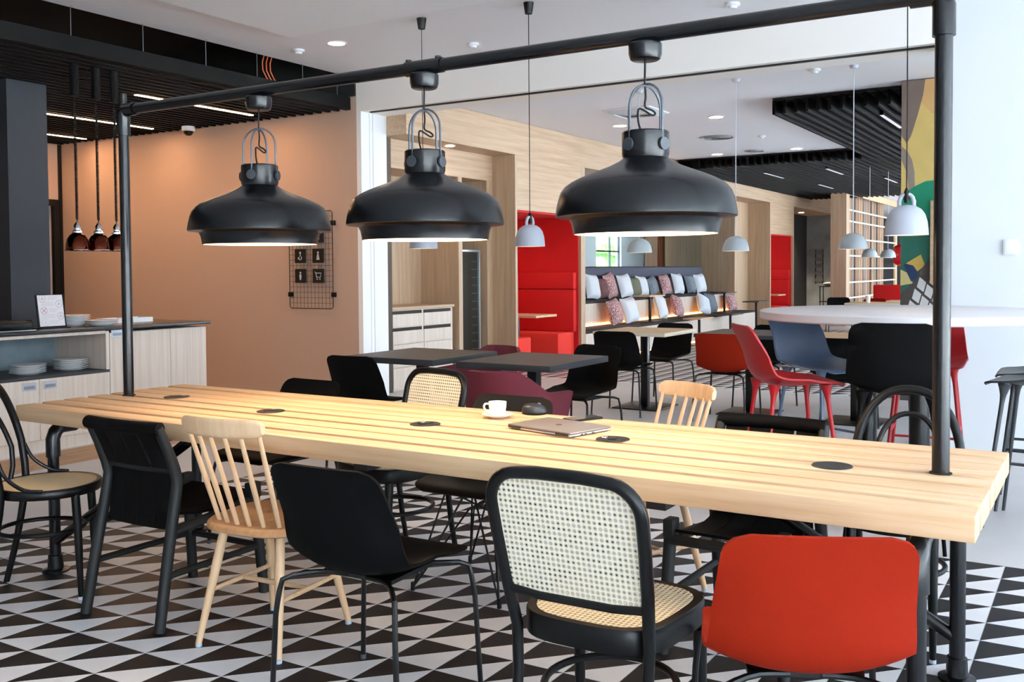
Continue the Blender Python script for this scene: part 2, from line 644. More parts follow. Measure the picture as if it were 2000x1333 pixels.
wl = struct(MB().box(-12.1, -11.75, YB - .3, 6.5, 0, 3.95).box(-12.1, -11.75, 7.68, 8.1, 0, 3.95).box(-12.1, -11.75, 6.5, 7.68, 2.22, 3.95).build('wall_left', tan, smooth=0))
dr = struct(MB().box(-11.76, -11.70, 6.42, 6.5, 0, 2.3).box(-11.76, -11.70, 7.66, 7.74, 0, 2.3).box(-11.76, -11.70, 6.5, 7.66, 2.22, 2.3).build('door_1', blk_m, smooth=0))
MB().box(-11.9, -11.84, 6.5, 7.66, 0, 2.22).build('door_leaf', mat('door_dark', (40, 36, 34), .5), dr, smooth=0)
MB().box(-11.84, -11.80, 7.44, 7.54, .1, 2.15).build('steel_strip', steel, dr, smooth=0)
MB().box(-11.75, -11.72, 7.76, 7.8, 0, 3.02).build('corner_profile', blk_m, wl, smooth=0)
col = struct(MB().box(-9.3, -8.09, 4.88, 5.25, 0, 3.02).build('wall_column', dark_w, smooth=0), 'dark blue-grey column behind the counter')


def window_wall(name, axis, p, thick, a0, a1, top, wins, cnt=[0]):
    """white wall with openings; frames and panes are windows of their own"""
    mb = MB()
    def bx(u0, u1, z0, z1, t0=0., t1=thick):
        if axis == 'X':
            return mb.box(p + t0, p + t1, u0, u1, z0, z1)
        return mb.box(u0, u1, p - t1, p - t0, z0, z1)
    e = a0
    for u0, u1 in wins:
        bx(e, u0, 0, top)
        bx(u0, u1, 0, WZ0)
        bx(u0, u1, WZ1, top)
        e = u1
    bx(e, a1, 0, top)
    wobj = struct(mb.build(name, white, smooth=0))
    for u0, u1 in wins:
        cnt[0] += 1
        mb = MB()
        f = .05
        um = u0 + (u1 - u0) * .62
        zt = 2.05
        for q in ((u0, u0 + f, WZ0, WZ1), (u1 - f, u1, WZ0, WZ1), (u0, u1, WZ0, WZ0 + f), (u0, u1, WZ1 - f, WZ1), (um - .03, um + .03, WZ0, WZ1), (u0, u1, zt - .03, zt + .03)):
            bx(*q, .08, .15)
        wo = struct(mb.build('window_%d' % cnt[0], mat('window_frame', (52, 62, 66), .5), smooth=0))
        mb = MB()
        bx(u0 + f, u1 - f, WZ0 + f, WZ1 - f, .112, .118)
        mb.build('pane', glass, wo, smooth=0)
    return wobj


window_wall('wall_right', 'X', XR, .25, YB - .3, 7.8, 3.6, WIN_R)
window_wall('wall_behind', 'Y', YB, .25, -12.1, XR + .25, 3.95, WIN_B)
window_wall('wall_hall_right', 'X', XH, .25, 8.1, 38.3, 3.5, WIN_H)
struct(MB().box(-8.2, XH + .3, 38.0, 38.3, 0, 3.5).build('wall_hall_end', mat('end_wall_grey', (74, 74, 78), .7), smooth=0))

struct(MB().box(-6.8, XR + .3, YB - .3, 7.8, CZ, 3.6).build('ceiling', ceilm, smooth=0))
struct(MB().box(-5.85, XR, YB, 6.0, 3.30, CZ).build('ceiling_panel', ceil2, smooth=0))
struct(MB().box(-12.1, -6.8, YB - .3, 8.1, 3.95, 4.1).box(-6.82, -6.8, YB - .3, 7.8, CZ + .01, 3.95).build('ceiling_void', voidm, smooth=0))
struct(MB().box(-8.2, XH + .3, 8.101, 38.3, FZ, 3.5).build('ceiling_hall', ceilm, smooth=0))

# wooden wall along the left of the hall
XA, XB = -6.69, -6.35
wh = struct(MB().box(-8.2, -8.0, 8.2, 38.0, 0, FZ).build('wall_hall_left', oakZ, smooth=0), 'oak panelled wall with niches along the hall')


def part(name, m, *b, parent=wh, **k):
    mb = MB()
    for q in b:
        mb.box(*q)
    return mb.build(name, m, parent, smooth=0, **k)


part('bulkhead', oakY, (-8.0, XB, 8.216, 27.5, 2.79, FZ - .006))
part('panel', oakY, (-7.3, XA, 8.375, 10.42, 2.47, 2.788))
part('panel', oakZ, (-7.95, -7.26, 8.3, 9.66, 0, 2.47))
part('panel', oakZ, (-7.26, -6.95, 8.216, 8.375, 0, 2.47))
part('panel', oakZ, (-7.95, XA, 9.66, 9.74, 0, 2.47))
part('panel', oakZ, (-7.95, -7.9, 9.74, 10.29, 0, 2.47))
part('panel', oakZ, (-7.95, XA, 10.29, 10.42, 0, 2.47))
part('panel', oakZ, (-7.95, XB, 10.421, 10.47, 0, 2.788))
part('panel', oakY, (-7.95, XB, 10.472, 12.2, 2.1, 2.788))
part('panel', oakZ, (-7.95, XB, 12.202, 12.33, 0, 2.788))
part('panel', oakZ, (-7.95, -6.85, 20.3, 21.2, 0, 2.788))
part('panel', oakZ, (-7.95, XB, 21.201, 21.26, 0, 2.788))
part('panel', oakY, (-7.95, XB, 21.262, 23.0, 2.1, 2.788))
part('panel', oakZ, (-7.95, XB, 23.002, 23.1, 0, 2.788))
part('black_wall', mat('black_wall', (20, 20, 22), .7), (-7.95, -7.2, 23.101, 27.48, 0, 2.788))
struct(MB().box(-8.0, XB + .03, 27.51, 27.8, 0, FZ).build('wall_concrete', concrete, smooth=0), 'grey concrete wall at the far end of the hall')


def booth(y0, y1):
    """red upholstered booth let into the oak wall: linings, two facing benches"""
    b = thing('booth', None, 'booth', (XB, y0, 0))
    h = y1 - y0
    MB().box(-1.4, -1.36, .002, h - .002, 0, 2.098).build('back_lining', redf, b, smooth=0)
    MB().box(-1.36, -.04, .002, .02, 0, 2.098).build('side_lining', redf, b, smooth=0)
    MB().box(-1.36, -.04, h - .02, h - .002, 0, 2.098).build('side_lining', redf, b, smooth=0)
    MB().box(-1.36, -.04, .02, h - .02, 2.08, 2.098).build('top_lining', redf, b, smooth=0)
    MB().box(-1.35, -.1, .022, .5, .02, .46).build('seat', redl, b, bevel=.02)
    MB().box(-1.35, -.1, h - .5, h - .022, .02, .46).build('seat', redl, b, bevel=.02)
    MB().box(-1.35, -.06, .022, .12, .462, 1.3).build('backrest', redf, b, bevel=.02)
    MB().box(-1.35, -.06, h - .12, h - .022, .462, 1.06).build('backrest', redf, b, bevel=.015)
    MB().box(-1.35, -.06, h - .12, h - .022, 1.065, 1.3).build('backrest', redf, b, bevel=.015)
    MB().cyl((-.7, h / 2, 2.07), .05, .008).build('fill_disc', glow2, b)
    l = D.lights.new('booth_fill', 'SPOT')  # unseen spot added to brighten the red booth
    l.energy = 9
    l.color = (1, .84, .66)
    l.spot_size = 2.6
    l.spot_blend = .6
    l.shadow_soft_size = .05
    lo = D.objects.new('booth_fill', l)
    lo.location = (-.7, h / 2, 2.05)
    COL.objects.link(lo)
    lo.parent = b
    return b


b1 = booth(10.472, 12.2)
b1['label'] = 'bright red upholstered booth in the oak wall behind the dark square tables'
b2 = booth(21.262, 23.0)
b2['label'] = 'distant red upholstered booth beside the black and concrete walls'
for k, (y, lb) in enumerate(((10.9, 'small oak table top inside the nearer red booth'), (21.75, 'small oak table top inside the distant red booth'))):
    t = thing('booth_table', lb, 'table', (-6.75, y + .22, 0), group='tables in the red booths')
    MB().box(-.55, .45, -.28, .28, .715, .745).build('table_top', oakT, t, bevel=.004)
    MB().cyl((0, 0, .02), .03, .695).build('column', blk_m, t)
    MB().cyl((0, 0, 0), .2, .02).build('base', blk_m, t)

# tiered seating with its mirror
st = thing('tiered_seating', 'two-step oak bench with dark pads under the wide mirror', 'bench', (XB, 12.335, 0))
LY = 20.29 - 12.335
MB().box(-.6, 0, .002, LY, .03, .415).build('lower_step', cabw, st, smooth=0)
MB().box(-1.24, -.6, .002, LY, 0, .80).build('upper_step', cabw, st, smooth=0)
for k in range(4):
    a = .01 + k * LY / 4
    MB().box(-.56, -.02, a, a + LY / 4 - .01, .416, .45).build('seat_pad', pad_m, st, bevel=.008)
    MB().box(-1.2, -.62, a, a + LY / 4 - .01, .801, .84).build('seat_pad', pad_m, st, bevel=.008)
MB().box(-1.19, -1.09, .02, LY - .35, 1.12, 1.38).build('headrest', cushb, st, bevel=.03)
MB().box(-.599, -.585, .01, LY - .01, .452, .475).build('light_strip', led, st, smooth=0)
MB().box(-.06, -.045, .01, LY - .01, .005, .025).build('light_strip', led, st, smooth=0)
mi_ = thing('wall_mirror', 'wide mirror above the tiered seating reflecting the windows', 'mirror', (-7.6, 12.34, 0))
MB().box(-.02, .01, 0, 7.95, 1.39, 2.78).build('mirror_pane', mirror_m, mi_, smooth=0)
for y in (0.9, 3.2, 5.6):
    MB().box(.0101, .012, y, y + .006, 1.39, 2.78).build('joint', blk_m, mi_, smooth=0)

# mural on the wall right of the hall
mw = struct(MB().box(-1.78, XH, 10.37, 10.6, 0, FZ).build('wall_mural', mat('mural_wall', (96, 92, 92), .8), smooth=0), 'painted wall right of the hall')
MY = 10.369


def paint(name, c, poly, d):
    mm = mat('paint_' + name + '_%d' % d, c, .7, noise=.06, nscale=5)
    mb = MB()
    mb.prism([(z, x) for x, z in poly][::-1], MY - .001 * d, MY, 'Y')
    return mb.build(name, mm, mw, smooth=0)


def arc(cx, cz, r, a0, a1, n=14):
    return [(cx + r * math.cos(math.radians(a0 + (a1 - a0) * k / n)), cz + r * math.sin(math.radians(a0 + (a1 - a0) * k / n))) for k in range(n + 1)]


paint('yellow_field', (228, 198, 118), [(-1.78, 1.9), (-.6, 1.9), (-.6, 3.2), (-1.78, 3.2)], 1)
paint('ochre_field', (224, 178, 116), [(-1.6, 2.98), (-1.5, 2.86), (-.6, 2.7), (-.6, 3.2), (-1.56, 3.2)], 2)
paint('brown_shape', (132, 114, 102), [(-1.78, 2.66), (-1.73, 2.58), (-1.69, 2.65), (-1.63, 2.85), (-1.58, 3.05), (-1.56, 3.2), (-1.78, 3.2)], 3)
paint('brown_shape', (156, 140, 126), [(-1.78, 2.42), (-1.73, 2.3), (-1.7, 2.08), (-1.65, 2.08), (-1.655, 2.3), (-1.68, 2.42), (-1.72, 2.5), (-1.78, 2.56)], 4)
paint('green_field', (14, 136, 100), [(-1.78, .9), (-.6, .9), (-.6, 2.0), (-.9, 2.1), (-1.2, 2.18), (-1.45, 2.2), (-1.55, 2.195), (-1.65, 2.15), (-1.72, 2.1), (-1.78, 2.06)], 5)
paint('dark_green_field', (34, 100, 82), [(-1.78, .9), (-.6, .9), (-.6, 1.7), (-1.2, 1.86), (-1.55, 1.82), (-1.78, 1.7)], 6)
paint('cream_shape', (214, 196, 132), [(-1.78, 1.16), (-1.66, 1.18), (-1.72, 1.29), (-1.78, 1.32)], 8)
paint('blue_shape', (32, 52, 92), [(-1.72, 1.29), (-1.68, 1.2), (-1.63, 1.22), (-1.62, 1.32), (-1.68, 1.39), (-1.75, 1.37)], 9)
paint('yellow_shape', (206, 172, 84), [(-1.73, 1.38), (-1.66, 1.36), (-1.62, 1.3), (-1.55, 1.36), (-1.59, 1.47)], 10)
paint('diamond_ground', (74, 66, 64), [(-1.78, .6), (-.6, .6), (-.6, 1.48), (-1.5, 1.44), (-1.56, 1.36), (-1.66, 1.19), (-1.78, 1.07)], 11)
for a in range(-4, 10):
    for b in range(9):
        x, z = -1.78 + a * .115 + b * .045, .5 + b * .115 + a * .045
        if x < -1.77 or x > -.72 or z < .62 or z > .95 + max(0, min(.36, (x + 1.78) * 1.45)):
            continue
        paint('diamond', (230, 226, 220), [(x, z), (x + .062, z - .05), (x + .088, z + .045), (x + .026, z + .1)], 12)
mf = thing('wall_frame', 'tall pale wooden frame leaning on the mural, right of the green field', 'frame', (-1.32, 10.33, 0))
for q, nm in (((-.18, -.14, 0, .03, 1.18, 2.0), 'stile'), ((.6, .64, 0, .03, 1.18, 2.0), 'stile'), ((-.14, .6, 0, .03, 1.96, 2.0), 'rail'), ((-.14, .6, 0, .03, 1.18, 1.22), 'rail')):
    MB().box(*q).build(nm, oakT, mf, smooth=0)


# ------------------------------------------------------------------ slatted ceiling rafts
def raft(name, label, x0, x1, y0, y1, z, pitch, wd, h, rods=(), edge=None):
    r = thing(name, label, 'ceiling slats', (x0, y0, z))
    base = MB().box(0, wd, 0, y1 - y0, 0, h)
    first = base.build('slat', slatm, r, smooth=0)
    n = int((x1 - x0) / pitch)
    for k in range(1, n + 1):
        c = first.copy()
        COL.objects.link(c)
        c.location = (k * pitch, 0, 0)
    q = MB()
    yy = .15
    while yy < y1 - y0 - .3:
        q.box(0, x1 - x0, yy, yy + .04, h, h + .04)
        yy += 1.2
    q.build('carrier', slatm, r, smooth=0)
    if not edge:
        MB().box(0, x1 - x0, 0, y1 - y0, h + .01, h + .022).build('backing', voidm, r, smooth=0)
    if edge:
        MB().box(x1 - x0 + .02, x1 - x0 + .06, 0, y1 - y0, 0, edge).build('edge_beam', slatm, r, smooth=0)
    for y in rods:
        MB().tube([(x1 - x0 + .04, y - y0, edge or h), (x1 - x0 + .04, y - y0, 3.95 - z)], .003, 5).build('suspension_rod', mat('grey_rod', (120, 120, 122), .4, .5), r)
    return r


r1 = raft('slatted_ceiling', 'black slatted ceiling hanging over the counter', -11.68, -6.8, -1.5, 7.78, 3.02, .125, .04, .07, (3.9, 4.6, 5.25, 5.9, 6.5, 7.1, 7.6), .13)
oc = mat('orange_cable', (190, 84, 30), .5)
for d in (0, .05, .1):
    MB().tube(catmull([(4.8, 8.35 + d, .93), (4.8, 8.3 + d, .6), (4.78, 8.2 + d, .3), (4.8, 8.28 + d, .14), (4.78, 8.45 + d, .1)], 14), .006, 6).build('cable', oc, r1)
raft('slatted_ceiling', 'black slatted ceiling beside the mural in the hall', -3.16, 1.4, 10.62, 17.4, 3.03, .12, .03, .15)
raft('slatted_ceiling', 'farther black slatted ceiling over the middle of the hall', -6.3, -2.6, 15.7, 24.5, 3.03, .12, .03, .15)


def line_light(lb, x, y0, y1, z, m):
    o = thing('line_light', lb, 'light', (x, y0, z))
    MB().box(-.022, .022, 0, y1 - y0, 0, .05).build('housing', slatm, o, smooth=0)
    MB().box(-.018, .018, .01, y1 - y0 - .01, -.004, 0).build('diffuser', m, o, smooth=0)
    return o


line_light('lit strip light in the black slats nearest the long table', -7.81, 5.96, 7.44, 3.015, strip)
line_light('lit strip light in the black slats, middle of the three', -9.5, 5.9, 7.5, 3.015, strip)
line_light('lit strip light in the black slats nearest the corner door', -10.9, 6.0, 7.6, 3.015, strip)
for k, (x, y, lb) in enumerate(((-2.15, 11.3, 'pale strip light in the slats beside the mural, nearer one'), (-1.78, 12.6, 'pale strip light in the slats beside the mural, farther one'), (-5.2, 17.0, 'pale strip light in the far slats, leftmost'), (-4.1, 16.9, 'pale strip light in the far slats, centre'), (-5.0, 20.0, 'pale strip light in the far slats, above the second booth'), (-3.6, 19.3, 'pale strip light in the far slats, rightmost'))):
    line_light(lb, x, y, y + 1.2, 3.025, stripc)


def downlight(lb, x, y, z, r=.075, power=0, group=None):
    o = thing('downlight', lb, 'light', (x, y, z), group=group)
    MB().lathe([(r + .018, -.001), (r + .016, -.008), (r, -.008), (r, -.001)], 24).build('trim_ring', white, o)
    MB().disc((0, 0, -.004), r, 20, up=False).build('diffuser', glow2, o, smooth=0)
    if power:
        l = D.lights.new('downlight_lamp', 'SPOT')
        l.energy = power
        l.color = (1, .78, .54)
        l.spot_size = 1.9
        l.spot_blend = .8
        l.shadow_soft_size = .05
        lo = D.objects.new('downlight_lamp', l)
        lo.location = (0, 0, -.03)
        COL.objects.link(lo)
        lo.parent = o
    return o


downlight('round lit downlight in the white ceiling left of the middle black lamp', -5.89, 6.62, CZ, .075, 25)
for x, y, lb in ((-5.43, 11.54, 'lit hall downlight behind the right black lamp'), (-4.13, 11.54, 'lit hall downlight above the thin white cord'), (-5.46, 15.3, 'lit hall downlight left, just before the far slats'), (-4.17, 15.3, 'lit hall downlight right, just before the far slats')):
    downlight(lb, x, y, FZ, .085, 18)
downlight('lit downlight in the oak soffit above the drawer niche', -6.52, 9.25, 2.788, .05, 10)
downlight('lit downlight in the oak soffit before the concrete wall', -6.85, 25.6, 2.787, .07, 300)

# ------------------------------------------------------------------ the long table with its lamp frame
LX0, LX1, LY0, LY1, TZ, BT = -4.1818, -.2626, 2.5306, 3.4572, .75, .0678
lt = thing('long_table', 'long pine plank table on black pipe legs with a lamp frame above', 'table', ((LX0 + LX1) / 2, 3.0, 0))


def L(x, y, z):
    return (x - (LX0 + LX1) / 2, y - 3.0, z)


bw, y = .0945, LY0
HX = (LX1 - LX0) / 2
for k in range(8):
    MB().box(-HX, HX, y - 3.0, y - 3.0 + bw, TZ - BT, TZ).build('board', pine, lt, bevel=.0035)
    y += bw + (.0325, .0135, .0325, .0325, .0135, .0135, .0325, 0)[k]
for x in (-3.3, -2.2, -1.1):
    MB().box(*[v for v in (x + 2.2222 - .03, x + 2.2222 + .03)], -.43, .43, TZ - BT - .03, TZ - BT - .0005).build('batten', powder, lt, smooth=0)
for s, X in ((-1, -4.0276), (1, -.4044)):
    for sy, Y in ((-1, 2.608), (1, 3.4074)):
        m = MB().tube([L(X, Y, .03), L(X, Y, .6)], .0245, 16)
        o = m.build('leg', powder, lt)
        MB().tube([L(X, Y, .52), L(X, Y, .60), L(X, Y - sy * .012, .63), L(X, Y - sy * .035, .65), L(X, Y - sy * .075, .652), L(X, Y - sy * .11, .652)], .031, 16).build('elbow_fitting', powder, o)
        MB().lathe([(0, 0), (.058, 0), (.058, .010), (.034, .016), (.031, .075), (.0245, .078)], 24, L(X, Y, 0)).build('floor_flange', powder, o)
    MB().tube([L(X, 2.66, .652), L(X, 3.35, .652)], .0245, 14).build('top_pipe', powder, lt)
    Y = 2.608 if s < 0 else 3.4074
    MB().tube([L(X - s * .01, Y, .14), L(X - s * .9, Y, .665)], .021, 14).build('brace', powder, lt)
    MB().tube([L(X, 3.008, .64), L(X, 3.008, 2.1)], .0242, 20).build('post', powder, lt)
    MB().lathe([(.024, 0), (.031, 0), (.031, .003), (.024, .004)], 24, L(X, 3.008, TZ)).build('post_collar', mat('black_rubber', (14, 14, 14), .8), lt)
    MB().tube([L(X, 3.008, 2.0), L(X, 3.008, 2.085), L(X - s * .006, 3.008, 2.105), L(X - s * .02, 3.008, 2.12), L(X - s * .09, 3.008, 2.121)], .0315, 18).build('corner_fitting', powder, lt)
BM = MB().tube([L(-4.01, 3.008, 2.121), L(-.42, 3.008, 2.121)], .0245, 20).build('crossbeam', powder, lt)
MB().tube([L(-2.32, 3.008, 2.121), L(-2.15, 3.008, 2.121)], .029, 20).tube([L(-2.31, 3.008, 2.135), L(-2.31, 3.008, 2.156)], .012, 10).tube([L(-2.17, 3.008, 2.135), L(-2.17, 3.008, 2.156)], .012, 10).build('coupling', powder, BM)
MB().tube([L(-4.0276, 3.008, 2.1), L(-4.0276, 3.008, 2.2)], .017, 14).build('post_cap', powder, lt)

gm = mat('grommet_black', (20, 19, 19), .5)
for k, (x, y, lb) in enumerate(((-3.768, 3.078, 'round black cable cover in the table top by the left post'), (-3.024, 2.956, 'round black cable cover in the table top, second from the left post'), (-2.242, 3.0, 'round black cable cover in the table top left of the coffee cup'), (-1.466, 3.05, 'round black cable cover in the table top beside the laptop corner'), (-.698, 2.96, 'round black closed cable cover in the table top nearest the right post'))):
    o = thing('cable_cover', lb, 'cable cover', (x, y, TZ + .0005), 20 + 30 * k, 'cable covers in the table top')
    MB().lathe([(0, .003), (.05, .003), (.058, .0025), (.06, 0)], 28).build('lid', gm, o)
    if k < 4:
        MB().box(-.03, .03, -.014, .014, .0032, .0055).build('socket_slot', mat('deep_black', (6, 6, 6), .4), o, bevel=.002)
        MB().lathe([(.0, .006), (.01, .006), (.012, .0035)], 14, (.018, .03, 0)).build('button', steel, o)


# ------------------------------------------------------------------ pendant lamps over the long table
def big_lamp():
    """z measured from the crossbeam axis"""
    o = thing('pendant_lamp', None, 'lamp', group='big black lamps over the long table')
    MB().lathe([(0, -.0255), (.053, -.0255), (.056, -.03), (.055, -.062), (.05, -.078), (.044, -.082), (0, -.083)], 32).build('ceiling_cup', lampm, o)
    MB().tube(catmull([(0, 0, -.082), (.002, 0, -.15), (-.002, 0, -.2), (.001, 0, -.235), (-.022, .01, -.246), (-.036, .013, -.256), (-.02, .012, -.263), (.008, .004, -.25), (.03, 0, -.245), (.036, 0, -.265), (.03, 0, -.3), (.01, 0, -.335)], 60), .0035, 8).build('cable', blk_p, o)
    for a in (0, PI / 2):
        ca, sa = math.cos(a), math.sin(a)
        R = .0745
        p = [(-R * ca, -R * sa, -.35), (-R * ca, -R * sa, -.24)]
        for k in range(1, 12):
            t = PI - PI * k / 12
            p.append((R * math.cos(t) * ca, R * math.cos(t) * sa, -.24 + .075 * math.sin(t) + (.005 if a > 1 else 0)))
        p += [(R * ca, R * sa, -.24), (R * ca, R * sa, -.35)]
        y = MB().tube(p, 0.0042, 8).build('yoke', mat('yoke_grey', (92, 98, 106), .35, .4), o)
        for s in (-1, 1):
            c = Vector((s * .0785 * ca, s * .0785 * sa, -.365))
            d = Vector((s * ca, s * sa, 0))
            MB().tube([c, c + d * .008], .021, 18).build('pivot_disc', mat('pivot_grey', (66, 70, 76), .4, .3), y)
    MB().lathe([(0, -.318), (.074, -.318), (.078, -.322), (.0785, -.395), (.075, -.405), (.074, -.415)], 36).build('cap', lampm, o)
    prof = [(.074, -.405), (.088, -.417), (.12, -.433), (.155, -.447), (.19, -.460), (.222, -.473), (.25, -.487), (.271, -.502), (.284, -.520), (.292, -.542), (.298, -.568), (.302, -.594), (.302, -.601), (.299, -.604),
            (.268, -.606), (.255, -.611), (.248, -.625), (.244, -.645), (.242, -.660), (.238, -.660)]
    sh = MB().lathe(prof, 64).build('shade', lampm, o)
    MB().lathe([(.238, -.6595), (.239, -.645), (.243, -.622), (.25, -.6), (.286, -.59), (.284, -.56), (.262, -.505), (.1, -.436), (0, -.43)], 48).build('shade_lining', lampw, sh)
    MB().disc((0, 0, -.635), .238, 40, up=False).build('diffuser', glow, o, smooth=0)
    l = D.lights.new('lamp_light', 'AREA')
    l.shape = 'DISK'
    l.size = .44
    l.energy = 2.8
    l.color = (1, .82, .6)
    lo = D.objects.new('lamp_light', l)
    lo.location = (0, 0, -.67)
    COL.objects.link(lo)
    lo.parent = o
    return o


for x, a, lb in ((-3.122, -69, 'leftmost black metal dome pendant over the long table'), (-2.237, -91, 'middle black metal dome pendant over the long table'), (-1.322, -109, 'rightmost and largest looking black dome pendant over the long table')):
    place('big_lamp', big_lamp, lb, (x, 3.008, 2.121), a, group='big black lamps over the long table')


# ------------------------------------------------------------------ chairs
def shell(w_top, w_mid, w_front, prof, wrap=.05, rt=.055, rf=.06, nu=15, nv=34):
    """one-piece seat and back: profile in the y/z plane from the front lip to the top of the back"""
    P = catmull([(0, y, z) for y, z in prof], nv)
    tot = sum((b - a).length for a, b in zip(P, P[1:]))
    N = []
    for i in range(nv):
        t = (P[min(i + 1, nv - 1)] - P[max(i - 1, 0)]).normalized()
        N.append(Vector((0, t.z, -t.y)) if True else None)
    m = MB()

    def fn(u, v):
        # bunch the rows at both ends for the rounded corners
        vv = .5 - .5 * math.cos(PI * v)
        vv = .55 * vv + .45 * v
        q = vv * (nv - 1)
        i = min(nv - 2, int(q))
        p = P[i].lerp(P[i + 1], q - i)
        n = N[i].lerp(N[i + 1], q - i).normalized()
        s = vv * tot
        w = w_front + (w_mid - w_front) * min(1, vv / .4) if vv < .4 else w_mid + (w_top - w_mid) * max(0, (vv - .5) / .5) ** 1.2
        if s < rf:
            w -= rf - math.sqrt(max(0, rf * rf - (rf - s) ** 2))
        if tot - s < rt:
            d = rt - (tot - s)
            w -= rt - math.sqrt(max(0, rt * rt - d * d))
        uu = 2 * u - 1
        k = wrap * (1 if .3 < vv < .75 else (vv / .3 if vv <= .3 else max(.2, 1 - (vv - .75) * 3.4)))
        off = k * (abs(uu) * (w / max(w_top, w_mid))) ** 2.2 * (1 if vv > .3 else .5 + .5 * vv / .3)
        return p + Vector((uu * w, 0, 0)) + n * off

    m.grid(fn, nu, nv)
    return m


CHAIR_PROF = [(.235, .430), (.21, .446), (.12, .441), (0, .430), (-.10, .430), (-.17, .448), (-.206, .505), (-.226, .59), (-.25, .69), (-.276, .778)]


def shell_seat(m, parent, dz=0., prof=None, **k):
    pr = [(y, z + dz) for y, z in (prof or CHAIR_PROF)]
    return shell(.2, .232, .205, pr, **k).build('shell', m, parent, solid=.009, smooth=50)


def tube_leg(sx, sy, m, t, h=.416, top=(.12, .1), foot=(.225, .215), r=.0085):
    a = MB().tube(catmull([(sx * top[0] * .3, sy * top[1], h), (sx * top[0], sy * top[1] * 1.15, h), (sx * foot[0] * .9, sy * foot[1] * .88, h - .008),
                           (sx * foot[0] * .965, sy * foot[1] * .95, h - .045), (sx * foot[0], sy * foot[1], h - .12)], 10) + [Vector((sx * foot[0] * 1.06, sy * foot[1] * 1.04, .012))], r, 8)
    o = a.build('leg', m, t)
    MB().cyl((sx * foot[0] * 1.06, sy * foot[1] * 1.04, 0), r * 1.15, .016, 10).build('glide', mat('glide_grey', (70, 74, 80), .5), o)
    return o


def make_shell_chair(m, legm=None):
    def f():
        t = thing('shell_chair', None, 'chair')
        shell_seat(m, t)
        MB().box(-.13, .13, -.1, .12, .408, .421).build('mounting_plate', blk_m, t)
        for sx in (-1, 1):
            for sy in (-1, 1):
                tube_leg(sx, sy, legm or blk_m, t)
        return t
    return f


def make_wire_chair():
    t = thing('wire_base_chair', None, 'chair')
    shell_seat(blk_p, t)
    MB().tube([(-.12, -.1, .41), (.12, -.1, .41), (.12, .1, .41), (-.12, .1, .41)], .006, 8, closed=True).build('mounting_ring', blk_m, t)
    for sx in (-1, 1):
        for sy in (-1, 1):
            F = (sx * .215, sy * .215, .012)
            o = MB().tube([(sx * .12, sy * .1, .415), F], .0045, 6).tube([(sx * .02, sy * .1, .415), F], .0045, 6).tube([(-sx * .1, sy * .1, .41), (sx * .06, sy * .02, .32), F], .0045, 6).build('leg', blk_m, t)
            MB().cyl((F[0], F[1], 0), .009, .035, 10).build('glide', blk_p, o)
    return t


def make_spindle():
    t = thing('spindle_chair', None, 'chair')
    # saddle seat: rounded outline
    def out(k, s=1.):
        a = 2 * PI * k / 36
        c, d = math.cos(a), math.sin(a)
        e = 2 / 3.4
        x = .215 * s * (abs(c) ** e) * (1 if c > 0 else -1)
        y = .205 * s * (abs(d) ** e) * (1 if d > 0 else -1)
        return x * (1 + .06 * y / .2), y
    m = MB()
    rows = [(.90, .415), (1., .424), (1.0, .442), (.96, .45), (.75, .447), (.4, .441)]
    m.grid(lambda u, v: (*out(u * 36, rows[int(round(v * 5))][0]), rows[int(round(v * 5))][1]), 36, 6, closed_u=True)
    m.add([(*out(k, .4), .441) for k in range(36)], [tuple(range(36))])
    m.add([(*out(k, .9), .415) for k in range(36)], [tuple(range(36))[::-1]])
    m.build('seat', beechd, t, smooth=40)
    feet = {}
    for sx in (-1, 1):
        for sy in (-1, 1):
            a, b = Vector((sx * .125, sy * .12, .42)), Vector((sx * .18, sy * .205, .012))
            feet[sx, sy] = (a, b)
            o = MB().tube([a, a.lerp(b, .35), b], [.0165, .0175, .0115], 12).build('leg', beech, t)
            MB().cyl((b.x, b.y, 0), .012, .013, 12).build('glide', mat('glide_pale', (176, 190, 204), .4), o)
    mids = []
    for sx in (-1, 1):
        p, q = feet[sx, 1][0].lerp(feet[sx, 1][1], .55), feet[sx, -1][0].lerp(feet[sx, -1][1], .55)
        mids.append(p.lerp(q, .5))
        MB().tube([p, p.lerp(q, .5), q], [.008, .0105, .008], 10).build('stretcher', beech, t)
    MB().tube([mids[0], mids[0].lerp(mids[1], .5), mids[1]], [.008, .0105, .008], 10).build('stretcher', beech, t)
    n = 6
    for k in range(n):
        u = 2 * k / (n - 1) - 1
        a = Vector((u * .135, -.165 + .03 * u * u, .445))
        b = Vector((u * .155, -.295 + .035 * u * u, .795))
        MB().tube([a, a.lerp(b, .45), b], [.0085, .0098, .0075], 10).build('spindle', beech, t)
    m = MB()
    def rail(u, v):
        a = 2 * PI * v
        x = (2 * u - 1)
        e = max(0, 1 - abs(x) ** 8)
        hh, dd = .034 * (.55 + .45 * e ** .5), .0115
        yc = -.302 + .04 * x * x
        c, s_ = math.cos(a), math.sin(a)
        pz = hh * (abs(s_) ** .5) * (1 if s_ > 0 else -1)
        py = dd * (abs(c) ** .5) * (1 if c > 0 else -1)
        return (x * .175, yc + py - .18 * pz, .815 + pz)
    m.grid(rail, 23, 25)
    for u in (0, 1):
        m.add([rail(u, k / 24) for k in range(24)], [tuple(range(24))[::-1] if u else tuple(range(24))])
    m.build('top_rail', beech, t, smooth=50)
    return t


